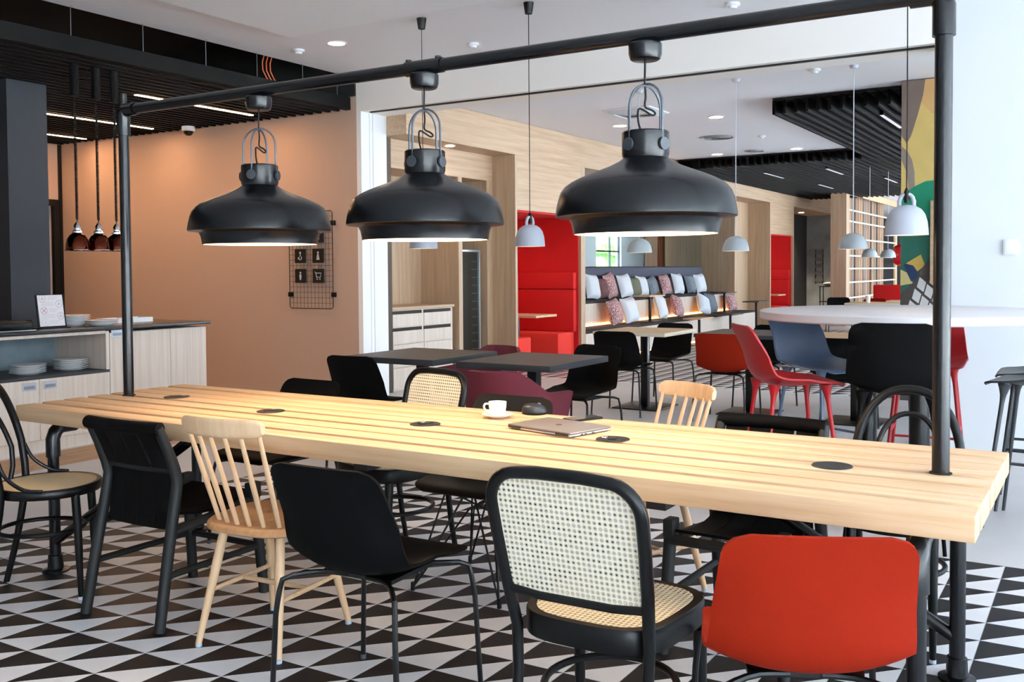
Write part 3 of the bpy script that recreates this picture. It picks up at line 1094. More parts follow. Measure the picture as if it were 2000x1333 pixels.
def make_slat_chair():
    t = thing('slatted_back_chair', None, 'chair')
    for sx in (-1, 1):
        MB().tube(catmull([(sx * .215, -.285, .0), (sx * .207, -.235, .26), (sx * .2, -.185, .50), (sx * .2, -.18, .56), (sx * .2, -.215, .66), (sx * .198, -.262, .762)], 18), [.021, .021, .022] + [.022] * 12 + [.02, .02, .019], 12).build('leg', blk_w, t)
        MB().tube([(sx * .215, .25, 0), (sx * .2, .215, .42)], [.021, .023], 12).build('leg', blk_w, t)
        MB().tube([(sx * .203, -.21, .36), (sx * .2, .22, .40)], .019, 10).build('seat_rail', blk_w, t)
        MB().tube([(sx * .21, -.25, .20), (sx * .208, .235, .20)], .0135, 10).build('stretcher', blk_w, t)
        MB().box(sx * .2 - .02, sx * .2 + .02, .18, .24, .405, .47).build('front_block', blk_w, t, bevel=.006)
    MB().tube([(-.2, .23, .40), (.2, .23, .40)], .018, 10).build('front_rail', blk_w, t)
    MB().tube([(-.2, .235, .2), (.2, .235, .2)], .0135, 10).build('stretcher', blk_w, t)
    for k in range(4):
        x0 = -.178 + k * .0905
        g = .003 if k else 0
        m = MB()
        pr = catmull([(0, -.19, .60), (0, -.225, .68), (0, -.256, .742), (0, -.264, .762)], 6)
        m.grid(lambda u, v, x0=x0, pr=pr: (x0 + .004 + u * .0795, pr[int(round(v * 5))].y - .004 - .012 * (1 - ((x0 + .004 + u * .0795) / .18) ** 2), pr[int(round(v * 5))].z), 4, 6)
        m.build('back_slat', blk_l, t, solid=.008)
        m = MB()
        pr = catmull([(0, -.20, .362), (0, -.19, .43), (0, -.178, .5), (0, -.178, .575)], 6)
        m.grid(lambda u, v, x0=x0, pr=pr: (x0 + u * .0895, pr[int(round(v * 5))].y - .012 * (1 - ((x0 + u * .0895) / .18) ** 2), pr[int(round(v * 5))].z), 4, 6)
        m.build('lower_slat', blk_l, t, solid=.008)
        m = MB()
        m.grid(lambda u, v, x0=x0: (x0 + .001 + u * .088, -.17 + v * .39, .425 - .035 * math.sin(PI * v) * .8 + .01 * v), 3, 10)
        m.build('seat_slat', blk_l, t, solid=.01)
    MB().tube([(-.19, -.183, .588), (0, -.2, .588), (.19, -.183, .588)], .0135, 10).build('middle_rail', blk_w, t)
    MB().tube([(-.208, -.26, .758), (-.1, -.276, .758), (0, -.28, .758), (.1, -.276, .758), (.208, -.26, .758)], .026, 16).build('top_rail', blk_l, t)
    return t


def ring(r, z, n=36, sy=1., cy=0.):
    return [(r * math.cos(2 * PI * k / n), cy + sy * r * math.sin(2 * PI * k / n), z) for k in range(n)]


def make_bentwood():
    t = thing('bentwood_chair', None, 'chair')
    MB().lathe([(.185, .435), (.205, .430), (.21, .44), (.21, .462), (.204, .468), (.185, .466)], 44).build('seat_ring', blk_s, t, smooth=50)
    MB().lathe([(0, .470), (.12, .468), (.188, .4665), (.19, .458), (0, .457)], 40).build('cane_seat', canep, t)
    # back legs run up into the outer loop
    def loop(w, top, y0):
        p = []
        for k in range(25):
            a = PI * k / 24
            e = 2 / 2.3
            c, s_ = math.cos(a), math.sin(a)
            p.append((w * (abs(c) ** e) * (1 if c > 0 else -1), y0 - .075 * s_ * 1.0, .56 + (top - .56) * (abs(s_) ** e)))
        return p
    L1 = loop(.19, .885, -.145)
    pts = catmull([(.178, -.225, 0), (.17, -.175, .2), (.172, -.138, .42), (.184, -.142, .52)], 12) + [Vector(q) for q in L1[1:-1]] + catmull([(-.184, -.142, .52), (-.172, -.138, .42), (-.17, -.175, .2), (-.178, -.225, 0)], 12)
    n = len(pts)
    MB().tube(pts, [.0125 + .0035 * min(1, min(i, n - 1 - i) / 8) for i in range(n)], 12).build('back_loop', blk_s, t)
    L2 = loop(.12, .79, -.165)
    pts = catmull([(.1, -.178, .455), (.114, -.17, .52)], 4) + [Vector(q) for q in L2[1:-1]] + catmull([(-.114, -.17, .52), (-.1, -.178, .455)], 4)
    MB().tube(pts, .0105, 10).build('inner_loop', blk_s, t)
    for sx in (-1, 1):
        MB().tube(catmull([(sx * .135, .135, .44), (sx * .135, .142, .3), (sx * .138, .15, .012)], 10), [.0175] * 3 + [.016] * 3 + [.014, .013, .012, .011], 12).build('leg', blk_s, t)
        MB().tube(catmull([(sx * .188, -.142, .6), (sx * .2, -.11, .53), (sx * .212, -.04, .478), (sx * .211, .03, .468)], 12), .008, 8).build('side_brace', blk_s, t)
        MB().cyl((sx * .138, .15, 0), .0115, .013, 10).build('glide', mat('glide_pale', (176, 190, 204), .4), t)
    MB().tube(ring(.15, .275, 36, 1.12, -.03), .0095, 10, closed=True).build('stretcher_ring', blk_s, t)
    return t


def make_cane():
    t = thing('cane_chair', None, 'chair')
    # seat frame: rounded trapezoid
    def outline(s, n=40):
        o = []
        for k in range(n):
            a = 2 * PI * k / n
            c, d = math.cos(a), math.sin(a)
            e = 2 / 3.6
            x = (abs(c) ** e) * (1 if c > 0 else -1)
            y = (abs(d) ** e) * (1 if d > 0 else -1)
            o.append((x * (.212 + .018 * y) * s, y * .212 * s))
        return o
    m = MB()
    rows = [(.86, .395), (.99, .395), (1., .40), (1., .452), (.985, .458), (.88, .458), (.86, .45)]
    m.grid(lambda u, v: (*outline(rows[int(round(v * 6))][0])[int(round(u * 40)) % 40], rows[int(round(v * 6))][1]), 40, 7, closed_u=True)
    m.build('seat_frame', blk_s, t, smooth=40)
    MB().add([(x, y, .4575) for x, y in outline(.92)], [tuple(range(40))]).build('cane_seat', caneXY, t, smooth=0)
    MB().add([(x, y, .44) for x, y in outline(.9)], [tuple(range(40))]).build('seat_shade_sheet', mat('cane_shadow', (186, 160, 120), .8), t, smooth=0)  # sheet under the cane; shade put into its darker tan
    # back: tilted inverted U with rounded corners, legs continue down
    def bp(x, z):
        return Vector((x, -.19 - .11 * max(0, (z - .42) / .42) - .05 * max(0, (.35 - z) / .35) ** 1.5, z))
    H, R, Wd = .845, .085, .203
    p = [bp(Wd - .02, .0), bp(Wd - .022, .15), bp(Wd - .022, .3), bp(Wd - .018, .42), bp(Wd - .006, .56), bp(Wd, .68), bp(Wd + .002, H - R)]
    for k in range(1, 8):
        a = PI / 2 * k / 8
        p.append(bp(Wd + .002 - R + R * math.cos(a), H - R + R * math.sin(a)))
    half = p + [bp(Wd - R, H), bp(.06, H + .004)]
    pts = half + [Vector((-q.x, q.y, q.z)) for q in half[::-1]]
    n = len(pts)
    MB().tube(pts, [.0125 + .004 * min(1, min(i, n - 1 - i) / 4) for i in range(n)], 12).build('back_frame', blk_s, t)
    MB().tube([bp(-.193, .525), bp(-.1, .515), bp(.1, .515), bp(.193, .525)], .012, 10).build('back_rail', blk_s, t)
    m = MB()
    poly = [(Wd - .012, .56), (Wd - .003, .68), (Wd - .002, H - R)] + [(Wd - R + (R - .008) * math.cos(PI / 2 * k / 8), H - R + (R - .008) * math.sin(PI / 2 * k / 8)) for k in range(1, 9)]
    xs = [-1 + 2 * k / 24 for k in range(25)]
    def width(z):
        if z <= H - R:
            return Wd - .01
        return Wd - R + math.sqrt(max(0, (R - .006) ** 2 - (z - H + R) ** 2)) if z < H - .006 else Wd - R
    zs = [.52 + (H - .008 - .52) * k / 18 for k in range(19)]
    m.grid(lambda u, v: bp((2 * u - 1) * width(zs[int(round(v * 18))]), zs[int(round(v * 18))]), 13, 19)
    m.build('cane_back', caneXZ, t, smooth=60)
    for sx in (-1, 1):
        MB().tube([(sx * .185, .165, .40), (sx * .185, .17, .30), (sx * .187, .18, .012)], [.02, .0185, .0125], 14).build('leg', blk_s, t)
        MB().cyl((sx * .187, .18, 0), .0125, .013, 10).build('glide', mat('glide_pale', (176, 190, 204), .4), t)
    MB().tube([Vector(q) for q in ring(.175, .235, 40, 1.08, -.015)], .0105, 10, closed=True).build('stretcher_ring', blk_s, t)
    return t


def make_tub():
    t = thing('tub_chair', None, 'armchair')
    m = MB()
    def fn(u, v):
        a = (2 * u - 1) * 2.25          # 0 = middle of the back
        top = .745 - .14 * min(1, max(0, (abs(a) - .55) / .75)) ** 1.2 * 1.0 - .02 * max(0, abs(a) - 1.4)
        z = .40 + (top - .40) * v
        r = .225 + .045 * v ** .8 + .03 * max(0, abs(a) - 1.2)
        y = -math.cos(a) * r
        x = math.sin(a) * (r + .03)
        if abs(a) > PI / 2:
            y = min(.21, (abs(a) - PI / 2) * .34)
            x = math.copysign(r + .03, a)
        return (x, y - .01 - .05 * v * max(0, math.cos(a)), z)
    m.grid(fn, 41, 9)
    m.build('tub', maroon, t, solid=.028, smooth=60)
    m = MB()
    def ol(s):
        o = []
        for k in range(32):
            a = 2 * PI * k / 32
            c, d = math.cos(a), math.sin(a)
            o.append((.225 * s * (abs(c) ** .7) * (1 if c > 0 else -1), .215 * s * (abs(d) ** .7) * (1 if d > 0 else -1)))
        return o
    rw = [(.85, .375), (1, .39), (1.02, .43), (.97, .455), (.6, .462)]
    m.grid(lambda u, v: (*ol(rw[int(round(v * 4))][0])[int(round(u * 32)) % 32], rw[int(round(v * 4))][1]), 32, 5, closed_u=True)
    m.add([(x, y, .462) for x, y in ol(.6)], [tuple(range(32))])
    m.add([(x, y, .375) for x, y in ol(.85)], [tuple(range(32))[::-1]])
    m.build('seat_cushion', maroon, t, smooth=50)
    for sx in (-1, 1):
        for sy in (-1, 1):
            MB().tube([(sx * .15, sy * .14, .385), (sx * .235, sy * .225, 0)], [.013, .009], 10).build('leg', blk_m, t)
    return t


STOOL_PROF = [(.235, .735), (.21, .752), (.12, .745), (0, .732), (-.10, .736), (-.17, .765), (-.205, .83), (-.225, .91), (-.25, .985), (-.272, 1.048)]


def make_stool(m, lift=0.):
    def f():
        t = thing('bar_stool', None, 'stool')
        shell(.195, .232, .205, [(y, z + lift * max(0, (z - .77) / .278)) for y, z in STOOL_PROF]).build('shell', m, t, solid=.01, smooth=50)
        ft = {}
        for sx in (-1, 1):
            for sy in (-1, 1):
                a, b = Vector((sx * .155, sy * .135, .736)), Vector((sx * .225, sy * .22, 0))
                ft[sx, sy] = (a, b)
                d = (b - a)
                MB().tube([a + Vector((0, 0, .006)), a + d * .03, a + d * .07, a + d * .12, a + d * .5, b], [.034, .024, .0155, .0118, .0105, .009], 12).build('leg', m, t)
        for z, ks in ((.26, (((-1, 1), (1, 1)), ((-1, -1), (1, -1)))), (.34, (((-1, 1), (-1, -1)), ((1, 1), (1, -1))))):
            for k0, k1 in ks:
                p = ft[k0][0].lerp(ft[k0][1], 1 - z / .735)
                q = ft[k1][0].lerp(ft[k1][1], 1 - z / .735)
                MB().tube([p, q], .008, 8).build('footrest', m, t)
        return t
    return f


slate_sky = mat('slate_plastic_sky_tint', (80, 100, 128), .35, spec=.7)  # sky's blue reflection put into the slate plastic's colour
blkshell = mat('black_shell', (6, 6, 7), .65, spec=.08, bump=.1, bscale=300)
mk_black, mk_orange, mk_red = make_shell_chair(blkshell), make_shell_chair(orange), make_shell_chair(mat('red_shell', (196, 28, 24), .5))

# near side of the long table, left to right
place('bent', make_bentwood, 'black bentwood chair with pale round seat at the left end of the table', (-3.79, 2.43, 0), -47, 'bentwood chairs')
place('slat', make_slat_chair, 'black slatted-back chair on the near side between bentwood and spindle chairs', (-3.215, 2.63, 0), 1, 'black slatted chairs')
place('spin', make_spindle, 'pale beech spindle-back chair on the near side of the table', (-2.61, 2.56, 0), 6, 'spindle chairs')
place('shell_k', mk_black, 'black plastic shell chair on the near side beside the spindle chair', (-1.94, 2.34, 0), 2, 'black shell chairs')
place('cane', make_cane, 'black framed chair with large pale cane back in the centre foreground', (-1.125, 2.335, 0), 1, 'cane chairs')
place('shell_o', mk_orange, 'bright orange shell chair in the right foreground seen from behind', (-.62, 2.30, 0), 25, 'orange shell chairs')
# far side
place('shell_k', mk_black, 'low black shell chair back just above the far table edge, leftmost', (-3.53, 3.48, 0), 178, 'black shell chairs')
place('cane', make_cane, 'black framed cane chair on the far side of the long table', (-2.86, 3.56, 0), 168, 'cane chairs')
place('wire', make_wire_chair, 'black shell chair on a crossed wire base behind the coffee cup', (-2.26, 3.43, 0), 180)
place('spin', make_spindle, 'pale beech spindle-back chair on the far side of the long table', (-1.67, 3.72, 0), 152, 'spindle chairs')
place('slat', make_slat_chair, 'black slatted-back chair on the far side left of the bentwood loops', (-1.09, 3.37, 0), 178, 'black slatted chairs')
place('bent', make_bentwood, 'black bentwood chair with double loop back on the far side by the right post', (-.63, 3.66, 0), 180, 'bentwood chairs')
# around the square tables
place('shell_k', mk_black, 'tall black shell chair at the left dark square table, against the tan wall', (-4.30, 5.17, 0), 3, 'black shell chairs')
place('tub', make_tub, 'maroon felt tub armchair behind the left dark square table', (-4.08, 6.16, 0), 172, 'maroon tub chairs')
place('tub', make_tub, 'maroon felt tub armchair in front of the right dark square table', (-3.12, 5.06, 0), 8, 'maroon tub chairs')
place('shell_k', mk_black, 'black shell chair facing the camera behind the right dark square table', (-3.26, 6.22, 0), 172, 'black shell chairs')
place('shell_k', mk_black, 'black shell chair on the near side of the oak-topped hall table', (-3.83, 8.22, 0), 4, 'black shell chairs')
place('shell_k', mk_black, 'black shell chair on the far side of the oak-topped hall table', (-3.84, 9.18, 0), 174, 'black shell chairs')
place('shell_o', mk_orange, 'orange shell chair in the hall seen from behind, left of the red stool', (-2.87, 8.30, 0), 0, 'orange shell chairs')
place('shell_k', mk_black, 'black shell chair at the dark hall table hidden behind the red stool', (-2.82, 9.25, 0), 176, 'black shell chairs')
place('shell_k', mk_black, 'black shell chair behind the slate stool under the pale round table', (-1.85, 8.2, 0), 0, 'black shell chairs')
place('shell_o', mk_orange, 'orange shell chair partly seen below the round table, farthest of the three', (-1.72, 9.35, 0), 180, 'orange shell chairs')


# ------------------------------------------------------------------ tables
def ped_table(name, lb, x, y, topm, edgem, w, d, th, rot=0, grp=None):
    t = thing(name, lb, 'table', (x, y, 0), rot, grp)
    o = MB().box(-w / 2, w / 2, -d / 2, d / 2, .75 - th, .749).build('table_top', edgem, t, bevel=.002)
    MB().box(-w / 2 + .003, w / 2 - .003, -d / 2 + .003, d / 2 - .003, .749, .7502).build('top_surface', topm, o, smooth=0)
    MB().box(-.15, .15, -.15, .15, .75 - th - .012, .75 - th).build('top_plate', blk_m, t, smooth=0)
    MB().box(-.037, .037, -.037, .037, .012, .75 - th - .012).build('column', blk_m, t, bevel=.01)
    MB().box(-.24, .24, -.26, .26, 0, .012).build('base_plate', blk_m, t, bevel=.003)
    return t


oake = mat('oak_edge', (226, 210, 184), .5)
ped_table('square_table', 'dark square table on the left, in front of the drawer niche', -4.17, 5.56, blk_t, edge_t, .76, .8, .04, 0, 'dark square tables')
ped_table('square_table', 'dark square table on the right, in front of the red booth', -3.26, 5.58, blk_t, edge_t, .7, .82, .04, 0, 'dark square tables')
ped_table('square_table', 'oak-topped square table on a black column in the hall', -3.83, 8.70, oakT, oake, .74, .8, .035, 0, 'hall tables')
ped_table('square_table', 'dark-topped square table behind the orange hall chair', -2.82, 8.80, blk_t, edge_t, .8, .8, .035, 0, 'hall tables')
ped_table('square_table', 'oak-topped table half hidden behind the slate stool', -1.86, 8.72, oakT, oake, .74, .8, .035, 0, 'hall tables')

rt = thing('round_bar_table', 'large pale round high table right of the hall opening', 'table', (-.965, 5.76, 0))
MB().lathe([(0, 1.105), (.775, 1.105), (.787, 1.098), (.787, 1.062), (.78, 1.055), (0, 1.055)], 72).build('table_top', mat('pale_table_top', (216, 210, 210), .45), rt)
for x in (-.2, .08):
    c = MB().cyl((x, 0, .02), .055, 1.03, 24).build('column', blk_m, rt)
    MB().lathe([(0, .02), (.24, .016), (.25, .006), (.25, 0), (0, 0)], 32, (x, 0, 0)).build('base', blk_m, c)

place('stool_red', make_stool(red), 'bright red bar stool left of the round table, full side view', (-1.43, 5.14, 0), -56, 'bar stools')
place('stool_blue', make_stool(slate_sky, .035), 'slate bar stool with sky-blue tint at the left edge of the round table', (-1.465, 5.96, 0), -119, 'bar stools')
place('stool_blk', make_stool(blkshell, .035), 'black bar stool with its back to the camera before the round table', (-.87, 5.05, 0), 4, 'bar stools')
place('stool_red', make_stool(red), 'red bar stool on the far side of the round table behind the black post', (-.95, 6.42, 0), 186, 'bar stools')
stb = make_stool(mat('charcoal_shell', (48, 52, 56), .4, spec=.6))
place('stool_ch', stb, 'charcoal bar stool by the white wall at the right picture edge, farther one', (-.30, 6.12, 0), 92, 'bar stools')
place('stool_ch', stb, 'charcoal bar stool at the right picture edge, nearer and lower one', (-.29, 5.68, 0), 82, 'bar stools')

# ------------------------------------------------------------------ counter on the left
CX = -6.76


def cabinet(lb, y0, y1, doors, niche):
    c = thing('cabinet_unit', lb, 'cabinet', (CX, y0, 0))
    h = y1 - y0
    top = .575 if niche else .885
    MB().box(-.66, -.03, .001, h - .001, 0, .095).build('plinth', cabw, c, smooth=0)
    MB().box(-.68, -.02, .001, h - .001, .097, top - .02).build('carcass', cabw, c, smooth=0)
    for a, b, hs in doors:
        d = MB().box(-.019, 0, a - y0 + .0015, b - y0 - .0015, .1, top - .022).build('door', cabw, c, bevel=.0015, seg=1)
        if hs is not None:
            z = (.505 if niche else .855)
            o = MB()
            o.box(.0002, .003, hs - y0 - .055, hs - y0 + .055, z - .030, z + .030)
            ha = o.build('recessed_handle', mat('satin_nickel', (206, 208, 214), .3, .6), d, bevel=.001, seg=1)
            MB().box(.0031, .0036, hs - y0 - .042, hs - y0 + .042, z - .017, z + .006).build('grip_shade', mat('nickel_shadow', (150, 156, 166), .3, .7), d, smooth=0)  # flat plate; shade of the recess put into darker nickel
    if niche:
        MB().box(-.68, -.002, .001, h - .001, top - .02, top).build('shelf_board', edge_t, c, smooth=0)
        MB().box(-.68, -.66, .001, h - .001, top, .88).build('back_panel', concb, c, smooth=0)
        MB().box(-.66, -.002, h - .03, h - .001, top, .88).build('side_panel', cabw, c, smooth=0)
        MB().box(-.66, -.002, .001, h - .031, .862, .885).build('top_rail', cabw, c, smooth=0)
    return c


cabinet('pale ash cabinet with an open plate shelf under the black worktop', 2.5, 4.878, [(2.5, 3.095, 2.97), (3.095, 3.69, 3.21), (3.69, 4.28, 4.2), (4.28, 4.878, 4.365)], True)
cabinet('pale ash tall-door cabinet at the far end of the counter', 4.88, 5.85, [(4.88, 5.465, 4.95), (5.465, 5.85, None)], False)
wt = tag(MB().box(-7.46, -6.735, 2.48, 5.88, .887, .912).build('worktop', mat('black_stone', (32, 31, 32), .3, noise=.1, nscale=40), bevel=.002), 'thin black worktop running along the counter', 'worktop')


def make_plate():
    t = thing('plate', None, 'plate')
    MB().lathe([(0, .004), (.07, .003), (.075, 0), (.08, .0), (.085, .004), (.127, .016), (.13, .0185), (.127, .0195), (.085, .008), (0, .0075)], 40).build('dish', porc, t, smooth=60)
    return t


def stack(n, x, y, z, lbs, group, dz=.0145):
    for k in range(n):
        place('plate', make_plate, lbs(k, n), (x + random.uniform(-.004, .004), y + random.uniform(-.004, .004), z + k * dz), random.uniform(0, 90), group)


ORD = ['lowest', 'second from the bottom', 'third from the bottom', 'fourth from the bottom', 'fifth from the bottom', 'second from the top', 'topmost']


def lab(where):
    def f(k, n):
        o = 'lowest' if k == 0 else 'topmost' if k == n - 1 else ['', 'second', 'third', 'fourth', 'fifth'][k] + ' from the bottom'
        return 'white plate in the stack %s, %s' % (where, o)
    return f


stack(5, -6.98, 4.33, .5755, lab('left on the open shelf'), 'plates in the left shelf stack')
stack(6, -6.98, 4.69, .5755, lab('right on the open shelf'), 'plates in the right shelf stack')
stack(6, -7.12, 4.81, .9125, lab('on the worktop half behind the notice'), 'plates behind the notice')
stack(3, -6.95, 4.95, .9125, lab('on the worktop right of the notice'), 'plates right of the notice')

for y, lb in ((5.28, 'small white tray on the worktop, left of the two'), (5.50, 'small white tray on the worktop, right of the two')):
    t = thing('serving_tray', lb, 'tray', (-7.25, y, .9125), group='white trays on the worktop')
    MB().box(-.1, .1, -.1, .1, 0, .008).build('bottom', porc, t, smooth=0)
    MB().box(-.1, .1, -.1, -.094, .008, .04).box(-.1, .1, .094, .1, .008, .04).box(-.1, -.094, -.094, .094, .008, .04).box(.094, .1, -.094, .094, .008, .04).build('rim', porc, t, smooth=0)

nt_ = thing('notice_stand', 'black framed notice with round pictograms standing on the worktop', 'sign', (-6.97, 4.55, .9125))
lean = math.radians(9)


def NS(y, z, d=0.):
    return (-.02 - z * math.sin(lean) + d * math.cos(lean), y, z * math.cos(lean) + d * math.sin(lean))


def nbox(y0, y1, z0, z1, d0, d1):
    v = [NS(y, z, d) for d in (d0, d1) for z in (z0, z1) for y in (y0, y1)]
    return MB().add(v, [(0, 2, 3, 1), (4, 5, 7, 6), (0, 1, 5, 4), (2, 6, 7, 3), (0, 4, 6, 2), (1, 3, 7, 5)])


nbox(-.118, .118, .0, .268, -.012, 0).build('frame', blk_p, nt_, bevel=.002)
MB().box(-.12, .03, -.118, .118, 0, .006).build('foot', blk_p, nt_, smooth=0)
sheet = nbox(-.105, .105, .018, .262, .0002, .001).build('sheet', mat('paper_pink_white', (232, 222, 222), .7), nt_, smooth=0)
pr_v, pr_r, pr_g = mat('print_violet', (84, 62, 98), .7), mat('print_red', (150, 34, 56), .7), mat('print_grey', (198, 186, 190), .7)


def nring(cy, cz, r, m_, w=.0018):
    a = [(math.cos(2 * PI * k / 24), math.sin(2 * PI * k / 24)) for k in range(24)]
    v = [NS(cy + c * r, cz + s * r, .0014) for c, s in a] + [NS(cy + c * (r - w), cz + s * (r - w), .0014) for c, s in a]
    MB().add(v, [(k, (k + 1) % 24, 24 + (k + 1) % 24, 24 + k) for k in range(24)]).build('printed_ring', m_, sheet, smooth=0)


def nline(y0, z0, y1, z1, w, m_, nm):
    d = Vector((y1 - y0, z1 - z0)).normalized() * w
    MB().add([NS(y0 - d.y, z0 + d.x, .0014), NS(y0 + d.y, z0 - d.x, .0014), NS(y1 + d.y, z1 - d.x, .0014), NS(y1 - d.y, z1 + d.x, .0014)], [(0, 1, 2, 3)]).build(nm, m_, sheet, smooth=0)


for cy, cz, m_ in ((-.066, .236, pr_v), (.07, .192, pr_v), (-.06, .142, pr_r), (.074, .096, pr_v), (-.058, .05, pr_g)):
    nring(cy, cz, .028, m_)
    if m_ is pr_r:
        nline(cy - .018, cz - .018, cy + .018, cz + .018, .0016, m_, 'printed_cross')
        nline(cy - .018, cz + .018, cy + .018, cz - .018, .0016, m_, 'printed_cross')
    else:
        nline(cy - .012, cz - .006, cy + .014, cz - .002, .0014, m_, 'printed_mark')
        nline(cy - .002, cz + .014, cy + .002, cz - .002, .0014, m_, 'printed_mark')
    for q in range(3):
        if cy < 0:
            nline(-.02, cz + .012 - q * .011, .07 - q * .015, cz + .012 - q * .011, .0013, pr_g, 'printed_line')
        else:
            nline(-.08, cz + .012 - q * .011, .028, cz + .012 - q * .011, .0013, pr_g, 'printed_line')

ct = thing('warming_tray', 'long black warming tray with a round knob at the left end of the worktop', 'tray', (-7.0, 4.02, .9125))
MB().box(-.17, .17, -.6, .26, .012, .075).build('body', blk_s, ct, bevel=.012)
MB().box(-.19, .19, -.62, .28, 0, .011).build('base_sheet', steel, ct, bevel=.003)
MB().tube([(.1, .261, .045), (.1, .285, .045)], .034, 22).tube([(.1, .285, .045), (.1, .29, .045)], .022, 20).build('knob', blk_p, ct)


def make_heat_lamp():
    t = thing('heat_lamp', None, 'lamp')
    MB().lathe([(.093, 0), (.092, .012), (.088, .05), (.078, .09), (.06, .12), (.038, .138), (.032, .14)], 36).build('shade', copper, t, smooth=60)
    MB().lathe([(.0935, -.004), (.097, 0), (.0935, .008), (.09, .004)], 36).build('rim', chrome, t)
    MB().lathe([(.032, .136), (.04, .142), (.04, .155), (.027, .165), (.027, .2), (.02, .21), (.012, .225), (0, .226)], 24).build('neck', chrome, t)
    MB().box(-.05, -.042, -.012, .012, .1, .185).build('handle', chrome, t, bevel=.003)
    p = []
    H0, H1, turns = .25, 1.2, 75
    for k in range(turns * 7 + 1):
        a = 2 * PI * k / 7
        p.append((.009 * math.cos(a), .009 * math.sin(a), H0 + (H1 - H0) * k / (turns * 7)))
    MB().tube([(0, 0, .22), (0, 0, H0)] + p + [(0, 0, H1 + .01), (0, 0, 1.3)], .0042, 5).build('coiled_cord', blk_p, t)
    MB().cyl((0, 0, 1.24), .034, .26, 18).build('ceiling_cup', slatm, t)
    MB().disc((0, 0, .05), .05, 20, up=False).build('bulb', mat('bulb_amber', (255, 190, 120), .4, emis=(255, 150, 70), es=3.), t)
    return t


for y, lb in ((4.85, 'shiny copper heat lamp on a coiled cord over the counter, leftmost of three'), (5.045, 'shiny copper heat lamp on a coiled cord over the counter, middle of three'), (5.215, 'shiny copper heat lamp on a coiled cord, partly behind the left post')):
    place('heat_lamp', make_heat_lamp, lb, (-7.1, y, 1.526), -60, 'copper heat lamps over the counter')

# wire grid with pictograms on the tan wall
GX0, GX1, GZ0, GZ1, GY = -7.625, -7.0, .942, 1.985, 7.765
wg = thing('wire_grid', 'dark wire grid panel fixed to the tan wall', 'wall grid', ((GX0 + GX1) / 2, GY, GZ0))
gw = (GX1 - GX0) / 2
gh = GZ1 - GZ0
gmt = mat('grid_brown_black', (38, 26, 24), .5)
MB().tube([(-gw, 0, .02), (-gw + .02, 0, 0), (gw - .02, 0, 0), (gw, 0, .02), (gw, 0, gh - .02), (gw - .02, 0, gh), (-gw + .02, 0, gh), (-gw, 0, gh - .02)], .005, 8, closed=True).build('frame', gmt, wg)
for k in range(1, 12):
    x = -gw + 2 * gw * k / 12
    MB().tube([(x, .003, 0), (x, .003, gh)], .0021, 5).build('wire', gmt, wg)
for k in range(1, 18):
    z = gh * k / 18
    MB().tube([(-gw, -.002, z), (gw, -.002, z)], .0021, 5).build('wire', gmt, wg)
for sx in (-1, 1):
    for z in (.15, gh - .13):
        MB().box(sx * gw - .022, sx * gw + .022, -.008, .033, z - .025, z + .025).build('wall_clip', blk_p, wg, bevel=.004)
ic = mat('icon_grey_white', (196, 194, 190), .6)


def picto(lb, cx, cz, strokes, dots=(), tri=None):
    o = thing('pictogram_sign', lb, 'sign', (cx, GY - .012, cz), group='pictogram cards on the wire grid')
    MB().box(-.083, .083, -.004, .003, -.076, .076).build('card', mat('card_black', (14, 13, 14), .5), o, bevel=.002, seg=1)
    m = MB()
    for s in strokes:
        m.tube([(x, -.0055, z) for x, z in s], .0042, 6)
    for x, z, r in dots:
        m.tube([(x, -.0075, z), (x, -.0045, z)], r, 12)
    if tri:
        m.prism([(z, x) for x, z in tri][::-1], -.0075, -.0045, 'Y')
    m.build('icon', ic, o)


GXA, GXB = -7.449, -7.192
circ = lambda cx, cz, r, a0, a1, n=12: [(cx + r * math.cos(math.radians(a0 + (a1 - a0) * k / n)), cz + r * math.sin(math.radians(a0 + (a1 - a0) * k / n))) for k in range(n + 1)]
picto('black card with a wheelchair pictogram, left in the middle row', GXA, 1.509, [[(.0, .02), (.002, -.005)], circ(0, -.022, .02, 150, 400), [(-.03, -.036), (-.028, -.02), (-.012, -.012)]], [(0, .034, .012)])
picto('black card with a woman pictogram, right in the middle row', GXB, 1.509, [[(0, .02), (0, 0)]], [(0, .034, .012)], [(-.008, .018), (-.022, -.044), (.022, -.044), (.008, .018)])
picto('black card with a man pictogram, left in the lower row', GXA, 1.293, [[(-.009, .016), (-.011, -.006), (-.004, -.044)], [(.009, .016), (.011, -.006), (.004, -.044)], [(0, .018), (0, -.044)]], [(0, .034, .012)])
picto('black card with a shopping cart pictogram, lower right', GXB, 1.293, [[(-.05, .042), (-.034, .036), (-.022, -.014), (.03, -.014), (.042, .03), (-.032, .03)]], [(-.016, -.034, .008), (.024, -.034, .008)])
picto('black card with a tableware pictogram, right in the top row behind the lamp', GXB, 1.722, [[(-.015, -.04), (-.015, .04)], [(.015, -.04), (.015, .0), (.024, .04)]])
picto('black card with an arrow pictogram, left in the top row behind the lamp', GXA, 1.722, [[(-.03, 0), (.03, 0)], [(.012, .018), (.03, 0), (.012, -.018)]])

dc = thing('dome_camera', 'white dome security camera under the slats by the tan wall', 'camera', (-9.02, 7.6, 3.015))
MB().lathe([(0, 0), (.072, 0), (.075, -.01), (.075, -.045), (.06, -.055)], 28).build('housing', white, dc)
MB().lathe([(.058, -.054), (.05, -.08), (.032, -.1), (0, -.108)], 24).build('dome', mat('dome_black', (14, 14, 16), .1), dc)

